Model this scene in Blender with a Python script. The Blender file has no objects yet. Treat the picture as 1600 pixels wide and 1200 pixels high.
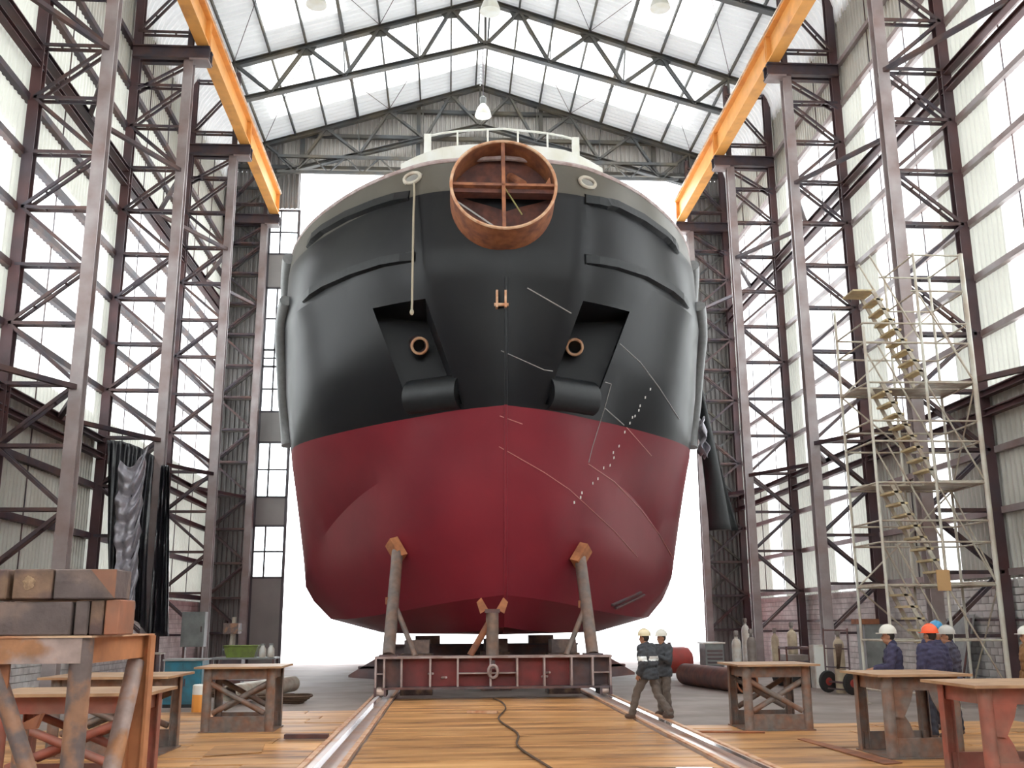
import bpy, bmesh, math, random
import numpy as np
from mathutils import Vector, Matrix
from mathutils.bvhtree import BVHTree
random.seed(7)
scene = bpy.context.scene
COL = scene.collection
PI = math.pi

# ------------------------------------------------------------------ camera, sky, exposure
CAM = Vector((-1.55, 0.0, 1.97))
F_PX, PITCH, YAW, ROLL = 1571.0, .2327, .0634, -.0063
c_fw = Vector((math.sin(YAW)*math.cos(PITCH), math.cos(YAW)*math.cos(PITCH), math.sin(PITCH)))
c_r0 = Vector((math.cos(YAW), -math.sin(YAW), 0)); c_u0 = c_r0.cross(c_fw)
c_r = c_r0*math.cos(ROLL)+c_u0*math.sin(ROLL); c_u = -c_r0*math.sin(ROLL)+c_u0*math.cos(ROLL)
cam_d = bpy.data.cameras.new('camera'); cam_o = bpy.data.objects.new('camera', cam_d); COL.objects.link(cam_o)
cam_d.sensor_fit = 'HORIZONTAL'; cam_d.sensor_width = 36.0; cam_d.lens = 36.0*F_PX/1600.0
cam_d.clip_start = .1; cam_d.clip_end = 500
m3 = Matrix((c_r, c_u, -c_fw)).transposed()
cam_o.matrix_world = Matrix.Translation(CAM) @ m3.to_4x4()
scene.camera = cam_o

SKY = 7.3
world = bpy.data.worlds.new('overcast_sky'); scene.world = world; world.use_nodes = True
bg = world.node_tree.nodes['Background']; bg.inputs[0].default_value = (.93, .965, 1, 1); bg.inputs[1].default_value = SKY
vs = scene.view_settings
vs.view_transform = 'Standard'; vs.look = 'None'; vs.gamma = 1.0; vs.use_curve_mapping = False; vs.exposure = 0.0

# ------------------------------------------------------------------ materials
MATS = {}
def mat(name, col, rough=.6, metal=0., var=.0, scale=3., col2=None, bump=0., bscale=40., spec=.5, rnd=0., thr=(.4, .65), det=6):
    """principled paint with noise-driven second colour (rust, dirt), fine bump and a per-object tone"""
    m = bpy.data.materials.new(name); m.use_nodes = True; nt = m.node_tree; N = nt.nodes; L = nt.links
    b = N['Principled BSDF']; b.inputs['Roughness'].default_value = rough; b.inputs['Metallic'].default_value = metal
    b.inputs['Specular IOR Level'].default_value = spec
    tc = N.new('ShaderNodeTexCoord')
    out = None
    rgb = N.new('ShaderNodeRGB'); rgb.outputs[0].default_value = (*col, 1); out = rgb.outputs[0]
    if col2 is not None:
        no = N.new('ShaderNodeTexNoise'); no.inputs['Scale'].default_value = scale; no.inputs['Detail'].default_value = det
        L.new(tc.outputs['Object'], no.inputs['Vector'])
        mr = N.new('ShaderNodeMapRange'); mr.inputs[1].default_value = thr[0]; mr.inputs[2].default_value = thr[1]
        L.new(no.outputs['Fac'], mr.inputs[0])
        mx = N.new('ShaderNodeMix'); mx.data_type = 'RGBA'; mx.inputs[7].default_value = (*col2, 1)
        L.new(out, mx.inputs[6]); L.new(mr.outputs[0], mx.inputs[0]); out = mx.outputs[2]
    if var > 0:
        no2 = N.new('ShaderNodeTexNoise'); no2.inputs['Scale'].default_value = scale*2.3; no2.inputs['Detail'].default_value = 4
        L.new(tc.outputs['Object'], no2.inputs['Vector'])
        mr2 = N.new('ShaderNodeMapRange'); mr2.inputs[1].default_value = .3; mr2.inputs[2].default_value = .7
        mr2.inputs[3].default_value = 1-var; mr2.inputs[4].default_value = 1+var
        L.new(no2.outputs['Fac'], mr2.inputs[0])
        hs = N.new('ShaderNodeHueSaturation'); L.new(out, hs.inputs['Color']); L.new(mr2.outputs[0], hs.inputs['Value']); out = hs.outputs[0]
    if rnd > 0:
        oi = N.new('ShaderNodeObjectInfo'); mr3 = N.new('ShaderNodeMapRange')
        mr3.inputs[3].default_value = 1-rnd; mr3.inputs[4].default_value = 1+rnd
        L.new(oi.outputs['Random'], mr3.inputs[0])
        hs = N.new('ShaderNodeHueSaturation'); L.new(out, hs.inputs['Color']); L.new(mr3.outputs[0], hs.inputs['Value']); out = hs.outputs[0]
    L.new(out, b.inputs['Base Color'])
    if bump > 0:
        nb = N.new('ShaderNodeTexNoise'); nb.inputs['Scale'].default_value = bscale; nb.inputs['Detail'].default_value = 4
        L.new(tc.outputs['Object'], nb.inputs['Vector'])
        bp = N.new('ShaderNodeBump'); bp.inputs['Strength'].default_value = bump; bp.inputs['Distance'].default_value = .02
        L.new(nb.outputs['Fac'], bp.inputs['Height']); L.new(bp.outputs[0], b.inputs['Normal'])
    MATS[name] = m
    return m
def sheet_mat(name, col, trans, tcol):
    """fibreglass or thin painted sheet: diffuse face plus daylight passing through it"""
    m = bpy.data.materials.new(name); m.use_nodes = True; nt = m.node_tree; N = nt.nodes; L = nt.links
    out = N['Material Output']; N.remove(N['Principled BSDF'])
    d = N.new('ShaderNodeBsdfDiffuse'); d.inputs[0].default_value = (*col, 1)
    t = N.new('ShaderNodeBsdfTranslucent'); t.inputs[0].default_value = (*tcol, 1)
    tc = N.new('ShaderNodeTexCoord'); no = N.new('ShaderNodeTexNoise'); no.inputs['Scale'].default_value = .5; no.inputs['Detail'].default_value = 5
    L.new(tc.outputs['Object'], no.inputs['Vector'])
    mr = N.new('ShaderNodeMapRange'); mr.inputs[1].default_value = .3; mr.inputs[2].default_value = .7
    mr.inputs[3].default_value = trans*.8; mr.inputs[4].default_value = min(1, trans*1.15); L.new(no.outputs['Fac'], mr.inputs[0])
    mx = N.new('ShaderNodeMixShader'); L.new(mr.outputs[0], mx.inputs[0]); L.new(d.outputs[0], mx.inputs[1]); L.new(t.outputs[0], mx.inputs[2])
    L.new(mx.outputs[0], out.inputs[0]); MATS[name] = m
    return m
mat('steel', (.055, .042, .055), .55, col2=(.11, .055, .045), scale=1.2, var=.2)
mat('steel_rust', (.095, .04, .04), .6, col2=(.07, .05, .06), scale=.5, var=.25)
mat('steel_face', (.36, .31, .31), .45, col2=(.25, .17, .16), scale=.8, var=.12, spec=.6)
mat('truss_steel', (.09, .095, .10), .6, col2=(.13, .11, .08), scale=.6, var=.2)
mat('crane_orange', (.80, .36, .085), .5, col2=(.55, .22, .06), scale=.7, var=.1, thr=(.55, .75))
mat('crane_rail', (.75, .72, .68), .35, metal=.4, col2=(.6, .4, .25), scale=2)
mat('clad_grey', (.66, .65, .60), .5, col2=(.54, .52, .46), scale=.35, var=.06)
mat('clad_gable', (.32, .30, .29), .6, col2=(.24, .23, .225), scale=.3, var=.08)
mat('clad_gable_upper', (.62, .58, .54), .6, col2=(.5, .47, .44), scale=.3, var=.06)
sheet_mat('fibreglass', (.7, .72, .70), .66, (.96, .97, .95))
sheet_mat('roof_white', (.84, .84, .84), .04, (.95, .95, .95))
sheet_mat('fibreglass_dull', (.62, .62, .575), .105, (.88, .88, .80))
mat('block', (.84, .81, .79), .85, col2=(.60, .56, .54), scale=1.5, var=.1, rnd=.12, bump=.3)
mat('mortar', (.45, .42, .41), .9)
mat('concrete', (.30, .245, .22), .68, col2=(.21, .165, .145), scale=.5, var=.15, bump=.1, bscale=12, spec=.25)
mat('outside_ground', (.55, .54, .52), .9)
def plank_material():
    m = bpy.data.materials.new('plank'); m.use_nodes = True; N = m.node_tree.nodes; L = m.node_tree.links; b = N['Principled BSDF']
    b.inputs['Roughness'].default_value = .5; b.inputs['Specular IOR Level'].default_value = .4
    ge = N.new('ShaderNodeNewGeometry'); mp = N.new('ShaderNodeMapping'); mp.inputs['Scale'].default_value = (.38, 2.1, 1); L.new(ge.outputs['Position'], mp.inputs[0])
    n1 = N.new('ShaderNodeTexNoise'); n1.inputs['Scale'].default_value = 1.0; n1.inputs['Detail'].default_value = 8; n1.inputs['Roughness'].default_value = .62; L.new(mp.outputs[0], n1.inputs['Vector'])
    cr = N.new('ShaderNodeValToRGB'); e = cr.color_ramp.elements; e[0].position = .32; e[0].color = (.15, .062, .026, 1); e[1].position = .72; e[1].color = (.72, .41, .18, 1)
    k = e.new(.5); k.color = (.51, .25, .092, 1); L.new(n1.outputs['Fac'], cr.inputs[0])
    oi = N.new('ShaderNodeObjectInfo'); mr = N.new('ShaderNodeMapRange'); mr.inputs[3].default_value = .8; mr.inputs[4].default_value = 1.2; L.new(oi.outputs['Random'], mr.inputs[0])
    hs = N.new('ShaderNodeHueSaturation'); L.new(cr.outputs[0], hs.inputs['Color']); L.new(mr.outputs[0], hs.inputs['Value']); L.new(hs.outputs[0], b.inputs['Base Color'])
    bp = N.new('ShaderNodeBump'); bp.inputs['Strength'].default_value = .3; bp.inputs['Distance'].default_value = .02; L.new(n1.outputs['Fac'], bp.inputs['Height']); L.new(bp.outputs[0], b.inputs['Normal'])
    MATS['plank'] = m
plank_material()
mat('track_steel', (.60, .47, .42), .3, metal=.35, col2=(.58, .33, .2), scale=1.3, var=.1, thr=(.5, .7))
mat('rail_shiny', (.85, .82, .8), .14, metal=.95)
mat('rust', (.34, .125, .055), .7, col2=(.2, .075, .045), scale=2.5, var=.2, bump=.2)
mat('rust_bright', (.52, .21, .09), .7, col2=(.33, .125, .06), scale=2.5, var=.15)
mat('rust_light', (.66, .42, .27), .6, col2=(.5, .22, .11), scale=4)
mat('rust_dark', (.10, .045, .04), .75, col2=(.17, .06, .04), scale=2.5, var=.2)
mat('table_steel', (.19, .155, .14), .5, col2=(.24, .115, .07), scale=4, var=.2, rnd=.12)
mat('table_red', (.36, .105, .075), .5, col2=(.26, .13, .10), scale=2.2, var=.2)
mat('table_top', (.46, .28, .155), .45, col2=(.32, .17, .09), scale=2, var=.12)
mat('heavy_steel', (.38, .27, .24), .5, col2=(.42, .19, .09), scale=4, var=.25, thr=(.46, .58))
mat('heavy_brown', (.16, .115, .105), .5, col2=(.34, .17, .10), scale=5, var=.2, thr=(.46, .58))
mat('beam_red', (.27, .035, .035), .5, col2=(.16, .035, .035), scale=1.2, var=.15)
mat('beam_dark', (.10, .075, .085), .5, col2=(.16, .07, .06), scale=2, var=.2)
mat('beam_edge', (.47, .37, .36), .45, col2=(.3, .2, .18), scale=3)
mat('pipe_prop', (.17, .135, .12), .5, col2=(.23, .14, .10), scale=2.5, var=.2)
mat('white_paint', (.82, .82, .78), .45, col2=(.74, .72, .62), scale=1.5)
mat('glossy_black', (.008, .008, .011), .4, spec=.3)
mat('fender_black', (.014, .015, .017), .42, var=.2, spec=.35)
mat('fender_pipe', (.20, .20, .20), .35, var=.1)
mat('rope', (.42, .36, .27), .9)
mat('weld', (.30, .28, .27), .45)
mat('weld_red', (.55, .22, .2), .5)
mat('mark_white', (.8, .78, .72), .6)
mat('sling_green', (.34, .3, .12), .8)
mat('galv', (.52, .48, .40), .5, metal=.15, col2=(.42, .33, .26), scale=3, var=.12)
mat('galv_pole', (.62, .60, .53), .45, metal=.1, col2=(.5, .42, .34), scale=2)
mat('step_wood', (.60, .48, .28), .7, col2=(.45, .36, .22), scale=3)
mat('ply', (.60, .36, .16), .7, col2=(.5, .3, .14), scale=1.5)
mat('tarp_black', (.016, .015, .02), .28, spec=.8, var=.2, bump=.5, bscale=9)
mat('tarp_silver', (.42, .40, .44), .33, metal=.3, var=.15, bump=1.0, bscale=7)
mat('cloth_black', (.03, .032, .034), .7, bump=.3, bscale=12)
mat('skin', (.42, .2, .12), .55)
mat('hair', (.03, .022, .018), .7)
mat('navy', (.045, .04, .085), .85, var=.2, scale=8, bump=.4, bscale=25)
mat('navy_grey', (.06, .055, .085), .85, var=.2, scale=8, bump=.4, bscale=25)
mat('jacket_dark', (.05, .053, .062), .75, var=.2, scale=8, bump=.4, bscale=25)
mat('trouser_brown', (.13, .10, .085), .85, var=.15, scale=9, bump=.4, bscale=25)
mat('trouser_dark', (.035, .035, .05), .85, var=.2, scale=9, bump=.4, bscale=25)
mat('jacket_brown', (.25, .12, .045), .85, var=.15, scale=9, bump=.4, bscale=25)
mat('boot', (.10, .055, .04), .6)
mat('reflective', (.9, .9, .88), .35)
mat('helmet_white', (.72, .69, .62), .35)
mat('helmet_grey', (.48, .45, .42), .4)
mat('helmet_orange', (.95, .13, .04), .35)
mat('helmet_blue', (.06, .28, .5), .35)
mat('helmet_cream', (.78, .66, .45), .35)
mat('timber_end', (.105, .065, .06), .75, col2=(.22, .13, .085), scale=3, var=.25, bump=.4, bscale=20, thr=(.46, .58))
mat('timber_grey', (.135, .10, .095), .75, col2=(.25, .17, .14), scale=2.5, var=.25, bump=.4, bscale=20, thr=(.46, .58))
mat('timber_red', (.38, .14, .075), .7, col2=(.24, .13, .09), scale=2.5, var=.15)
mat('timber_heart', (.45, .29, .17), .8, col2=(.26, .16, .10), scale=18, var=.2)
mat('cyl_white', (.72, .70, .66), .4, col2=(.6, .5, .42), scale=4)
mat('cyl_cream', (.62, .52, .36), .4, col2=(.45, .35, .25), scale=4)
mat('cyl_grey', (.28, .24, .22), .45, col2=(.2, .16, .14), scale=4)
mat('teal', (.02, .16, .23), .45, col2=(.03, .11, .15), scale=4)
mat('green_bin', (.16, .22, .03), .5, col2=(.12, .14, .03), scale=4)
mat('orange_drum', (.85, .36, .08), .5)
mat('red_paint', (.42, .05, .04), .5, col2=(.3, .05, .04), scale=3)
mat('grey_paint', (.28, .29, .28), .5, col2=(.2, .2, .2), scale=2, var=.1)
mat('rubber', (.025, .022, .022), .75)
mat('pane_frame', (.10, .09, .10), .6)
mat('hose', (.09, .05, .03), .7)
mat('puddle', (.25, .2, .15), .04, spec=1.0)
def hull_material():
    m = bpy.data.materials.new('hull_paint'); m.use_nodes = True; N = m.node_tree.nodes; L = m.node_tree.links
    b = N['Principled BSDF']; b.inputs['Specular IOR Level'].default_value = .26
    ge = N.new('ShaderNodeTexCoord'); sx = N.new('ShaderNodeSeparateXYZ'); L.new(ge.outputs['Object'], sx.inputs[0])
    no = N.new('ShaderNodeTexNoise'); no.inputs['Scale'].default_value = .35; no.inputs['Detail'].default_value = 6
    L.new(ge.outputs['Object'], no.inputs['Vector'])
    def band(c1, c2):
        mx = N.new('ShaderNodeMix'); mx.data_type = 'RGBA'; mx.inputs[6].default_value = (*c1, 1); mx.inputs[7].default_value = (*c2, 1)
        mr = N.new('ShaderNodeMapRange'); mr.inputs[1].default_value = .35; mr.inputs[2].default_value = .65
        L.new(no.outputs['Fac'], mr.inputs[0]); L.new(mr.outputs[0], mx.inputs[0]); return mx.outputs[2]
    red = band((.225, .019, .030), (.18, .016, .027)); blk = band((.0085, .0085, .011), (.012, .012, .0135)); upp = band((.125, .112, .092), (.10, .092, .078))
    gt = N.new('ShaderNodeMath'); gt.operation = 'GREATER_THAN'; gt.inputs[1].default_value = 6.37; L.new(sx.outputs[2], gt.inputs[0])
    g2 = N.new('ShaderNodeMath'); g2.operation = 'GREATER_THAN'; g2.inputs[1].default_value = 12.5; L.new(sx.outputs[2], g2.inputs[0])
    m1 = N.new('ShaderNodeMix'); m1.data_type = 'RGBA'; L.new(gt.outputs[0], m1.inputs[0]); L.new(red, m1.inputs[6]); L.new(blk, m1.inputs[7])
    m2 = N.new('ShaderNodeMix'); m2.data_type = 'RGBA'; L.new(g2.outputs[0], m2.inputs[0]); L.new(m1.outputs[2], m2.inputs[6]); L.new(upp, m2.inputs[7])
    L.new(m2.outputs[2], b.inputs['Base Color'])
    mr = N.new('ShaderNodeMapRange'); mr.inputs[3].default_value = .42; mr.inputs[4].default_value = .30; L.new(gt.outputs[0], mr.inputs[0])
    L.new(mr.outputs[0], b.inputs['Roughness'])
    nb = N.new('ShaderNodeTexNoise'); nb.inputs['Scale'].default_value = .9; nb.inputs['Detail'].default_value = 2; L.new(ge.outputs['Object'], nb.inputs['Vector'])
    bp = N.new('ShaderNodeBump'); bp.inputs['Strength'].default_value = .12; bp.inputs['Distance'].default_value = .05
    L.new(nb.outputs['Fac'], bp.inputs['Height']); L.new(bp.outputs[0], b.inputs['Normal'])
    MATS['hull_paint'] = m
hull_material()

# ------------------------------------------------------------------ geometry helpers
def V(*a): return Vector(a[0]) if len(a) == 1 else Vector(a)
class G:
    def __init__(s): s.v = []; s.f = []
    def add(s, vs_, fs):
        o = len(s.v); s.v.extend([tuple(x) for x in vs_]); s.f.extend([tuple(i+o for i in f) for f in fs]); return s
    def box(s, a, b):
        (x0, y0, z0), (x1, y1, z1) = a, b
        return s.add([(x0,y0,z0),(x1,y0,z0),(x1,y1,z0),(x0,y1,z0),(x0,y0,z1),(x1,y0,z1),(x1,y1,z1),(x0,y1,z1)],
                     [(3,2,1,0),(4,5,6,7),(0,1,5,4),(1,2,6,5),(2,3,7,6),(3,0,4,7)])
    def bar(s, p, q, w, h, up=(0,0,1)):
        p, q = V(p), V(q); d = (q-p).normalized(); u = V(up)
        if abs(d.dot(u)) > .98: u = V(0,1,0) if abs(d.y) < .9 else V(1,0,0)
        r = d.cross(u).normalized()*(w/2); t = r.cross(d).normalized()*(h/2)
        return s.add([p-r-t,p+r-t,p+r+t,p-r+t,q-r-t,q+r-t,q+r+t,q-r+t],[(0,1,2,3),(7,6,5,4),(0,4,5,1),(1,5,6,2),(2,6,7,3),(3,7,4,0)])
    def ibeam(s, p, q, w, h, tf=.03, tw=.02, up=(0,0,1)):
        p, q = V(p), V(q); d = (q-p).normalized(); u = V(up)
        if abs(d.dot(u)) > .98: u = V(1,0,0)
        r = d.cross(u).normalized(); t = r.cross(d).normalized()
        s.bar(p+t*(h/2-tf/2), q+t*(h/2-tf/2), w, tf, t); s.bar(p-t*(h/2-tf/2), q-t*(h/2-tf/2), w, tf, t)
        return s.bar(p, q, tw, h-2*tf, t)
    def tube(s, p, q, r0, r1=None, n=10, cap=True):
        r1 = r0 if r1 is None else r1; p, q = V(p), V(q); d = (q-p).normalized()
        a = d.orthogonal().normalized(); b = d.cross(a); o = len(s.v)
        for c, r in ((p, r0), (q, r1)):
            for i in range(n):
                t = 2*PI*i/n; s.v.append(tuple(c+a*(r*math.cos(t))+b*(r*math.sin(t))))
        for i in range(n):
            j = (i+1) % n; s.f.append((o+i, o+j, o+n+j, o+n+i))
        if cap: s.f.append(tuple(o+i for i in reversed(range(n)))); s.f.append(tuple(o+n+i for i in range(n)))
        return s
    def path(s, pts, r, n=8, closed=False, cap=True):
        pts = [V(p) for p in pts]; k = len(pts); o = len(s.v); a = None
        for i, p in enumerate(pts):
            d = ((pts[(i+1) % k] if (closed or i < k-1) else p) - (pts[i-1] if (closed or i > 0) else p)).normalized()
            if a is None: a = d.orthogonal().normalized()
            a = (a-d*a.dot(d)).normalized(); b = d.cross(a); rr = r[i] if isinstance(r, (list, tuple)) else r
            for j in range(n):
                t = 2*PI*j/n; s.v.append(tuple(p+a*(rr*math.cos(t))+b*(rr*math.sin(t))))
        for i in range(k if closed else k-1):
            i2 = (i+1) % k
            for j in range(n):
                j2 = (j+1) % n; s.f.append((o+i*n+j, o+i*n+j2, o+i2*n+j2, o+i2*n+j))
        if cap and not closed: s.f.append(tuple(o+j for j in reversed(range(n)))); s.f.append(tuple(o+(k-1)*n+j for j in range(n)))
        return s
    def lathe(s, prof, c=(0,0,0), n=20, M=None):
        o = len(s.v); k = len(prof); c = V(c)
        for r, z in prof:
            for j in range(n):
                t = 2*PI*j/n; p = V(r*math.cos(t), r*math.sin(t), z)
                if M is not None: p = M @ p
                s.v.append(tuple(p+c))
        for i in range(k-1):
            for j in range(n):
                j2 = (j+1) % n; s.f.append((o+i*n+j, o+i*n+j2, o+(i+1)*n+j2, o+(i+1)*n+j))
        if prof[0][0] > 1e-4: s.f.append(tuple(o+j for j in reversed(range(n))))
        if prof[-1][0] > 1e-4: s.f.append(tuple(o+(k-1)*n+j for j in range(n)))
        return s
    def ell(s, c, r, n=14, m=9, M=None):
        prof = []
        c = V(c); o = len(s.v)
        for i in range(m+1):
            ph = -PI/2+PI*i/m
            for j in range(n):
                t = 2*PI*j/n; p = V(r[0]*math.cos(ph)*math.cos(t), r[1]*math.cos(ph)*math.sin(t), r[2]*math.sin(ph))
                if M is not None: p = M @ p
                s.v.append(tuple(c+p))
        for i in range(m):
            for j in range(n):
                j2 = (j+1) % n; s.f.append((o+i*n+j, o+i*n+j2, o+(i+1)*n+j2, o+(i+1)*n+j))
        return s
    def cap(s, p, q, r0, r1, n=12):
        """tapered limb with round ends"""
        p, q = V(p), V(q); d = (q-p).normalized(); pts = []; rs = []
        for a in (-1, -.7, -.35): pts.append(p+d*(a*r0)); rs.append(max(.002, r0*math.sqrt(1-a*a)))
        pts += [p, q]; rs += [r0, r1]
        for a in (.35, .7, 1): pts.append(q+d*(a*r1)); rs.append(max(.002, r1*math.sqrt(1-a*a)))
        return s.path(pts, rs, n)
    def prism(s, poly, d):
        """extrude polygon (3d points) along vector d"""
        d = V(d); k = len(poly); P = [V(p) for p in poly]
        return s.add(P+[p+d for p in P], [tuple(reversed(range(k))), tuple(range(k, 2*k))]+[(i, (i+1) % k, k+(i+1) % k, k+i) for i in range(k)])
    def mesh(s, name, mname, off=None, smooth=False, sharp=None):
        me = bpy.data.meshes.new(name)
        vv = s.v if off is None else [(x-off[0], y-off[1], z-off[2]) for x, y, z in s.v]
        me.from_pydata(vv, [], s.f); me.materials.append(MATS[mname])
        if smooth:
            me.polygons.foreach_set('use_smooth', [True]*len(me.polygons)); me.set_sharp_from_angle(angle=math.radians(sharp or 40))
        me.update(); return me
    def build(s, name, mname, parent=None, world=True, smooth=False, sharp=None, label=None, fix=False):
        off = tuple(parent.location) if (parent is not None and world) else None
        me = s.mesh(name, mname, off, smooth, sharp)
        if fix: fix_normals(me)
        return put(name, me, parent, label)
def fix_normals(me):
    bm = bmesh.new(); bm.from_mesh(me); bmesh.ops.remove_doubles(bm, verts=bm.verts, dist=1e-5); bmesh.ops.recalc_face_normals(bm, faces=bm.faces); bm.to_mesh(me); bm.free()
def put(name, me, parent=None, label=None):
    o = bpy.data.objects.new(name, me); COL.objects.link(o)
    if parent is not None: o.parent = parent
    if label: o['label'] = label
    return o
def thing(name, label, cat, loc=(0,0,0), rz=0, group=None, kind=None):
    o = bpy.data.objects.new(name, None); COL.objects.link(o); o.location = loc; o.rotation_euler = (0,0,rz); o.empty_display_size = .2
    o['label'] = label
    if cat: o['category'] = cat
    if group: o['group'] = group
    if kind: o['kind'] = kind
    return o
def tag(o, label, cat, group=None, kind=None):
    o['label'] = label
    if cat: o['category'] = cat
    if group: o['group'] = group
    if kind: o['kind'] = kind
    return o
def struct(name, label, loc=(0,0,0)):
    return thing(name, label, None, loc, kind='structure')
def catmull(pts, n):
    P = [V(p) for p in pts]; P = [P[0]*2-P[1]]+P+[P[-1]*2-P[-2]]; out = []
    for i in range(1, len(P)-2):
        for k in range(n):
            t = k/n; a, b, c, d = P[i-1], P[i], P[i+1], P[i+2]
            out.append(.5*((2*b)+(c-a)*t+(2*a-5*b+4*c-d)*t*t+(-a+3*b-3*c+d)*t**3))
    out.append(P[-2]); return out

# ------------------------------------------------------------------ the hall
FR = [26.73+8*k for k in range(-6, 4)]           # frame lines, last one is the far gable
XC, XO, XW = 11.43, 13.37, 13.68
ZC = 22.84
PANEL = 1.664
YG = 51.35
def corr(g, axis, a0, a1, prof, amp=.05, wave=.25, nrm=(0,0,1)):
    """corrugated sheet: waves run along `axis` from a0 to a1, prof = list of (point, normal) across"""
    n = max(1, round((a1-a0)/wave)); w = (a1-a0)/n; o = len(g.v)
    steps = [(0, -1), (.16, -1), (.34, 1), (.66, 1), (.84, -1)]
    ts = [(a0+w*(i+t), h) for i in range(n) for t, h in steps]+[(a1, -1)]
    for t, h in ts:
        for p, nn in prof:
            q = V(p)+V(nn)*(amp*h)
            if axis == 'y': q.y = t
            else: q.x = t
            g.v.append(tuple(q))
    k = len(prof)
    for i in range(len(ts)-1):
        for j in range(k-1): g.f.append((o+i*k+j, o+(i+1)*k+j, o+(i+1)*k+j+1, o+i*k+j+1))
    return g

# floor slab, ground outside
fl = struct('floor', 'dusty concrete and timber plank floor of the building hall')
G().box((-XW-.3, -22, -.3), (XW+.3, YG+.4, 0)).build('slab', 'concrete', fl)
og = G().box((-160, YG+.4, -.35), (160, 260, -.03)).build('outside_ground', 'outside_ground'); og['kind'] = 'structure'; og['label'] = 'bright open yard outside the far doorway'

# planks lying across the floor
pg = G(); pg.box((-.5, -.5, 0), (.5, .5, .03)); 
plank_me = pg.mesh('plank', 'plank')
bm = bmesh.new(); bm.from_mesh(plank_me); bmesh.ops.bevel(bm, geom=[e for e in bm.edges if e.verts[0].co.z > .02 and e.verts[1].co.z > .02], offset=.008, segments=1, affect='EDGES'); bm.to_mesh(plank_me); bm.free()
GA, TX = 2.93, -.34
TL, TR = TX-GA, TX+GA
def lay(x0, x1, y0, y1, lmin, lmax):
    y = y0
    while y < y1:
        h = random.uniform(.62, .98); x = x0-random.uniform(0, .8)*0
        while x < x1-.05:
            L_ = random.uniform(lmin, lmax); xe = min(x1, x+L_)
            if x1-xe < .6: xe = x1
            o = put('plank', plank_me, fl); o.location = ((x+xe)/2, y+h/2, random.uniform(-.012, .004)); o.scale = (xe-x-.02, h-.03, 1)
            x = xe
        y += h
lay(TL+.34, TR-.34, 8.5, 27.6, 5, 6)
lay(-9.2, TL-.34, 8.5, 24.0, 2.6, 5.2)
lay(TR+.34, 9.6, 8.5, 19.5, 2.6, 5.2)

# launching tracks
for nm, x, lab in (('launch_track', TL, 'steel launch track running under the blue-grey end of the cradle, beside the tall timber trestle side'),
                   ('launch_track', TR, 'shiny wet steel launch track the walking man steps over')):
    t = thing(nm, 'steel launch track on the side of the timber-laden trestle' if x < 0 else lab, 'track', (x, 6, 0), group='launch tracks')
    G().box((x-.31, 7, 0), (x+.31, 70, .05)).build('base_plate', 'track_steel', t)
    for dx in (-.27, .27):
        G().box((x+dx-.04, 7, .05), (x+dx+.04, 70, .07)).build('edge_angle', 'rust_light', t)
    G().box((x-.05, 7, .05), (x+.05, 70, .11)).build('rail_bar', 'rail_shiny', t)
pud = [V(1.45+.62*math.cos(a)*(1+.2*math.sin(3*a+1)), 14.0+.45*math.sin(a)*(1+.25*math.cos(2*a)), .036) for a in [2*PI*i/24 for i in range(24)]]
g = G(); g.prism(pud, (0, 0, .004)); tag(g.build('puddle', 'puddle'), 'small shiny puddle on the planks beside the wet track', 'puddle')

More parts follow.
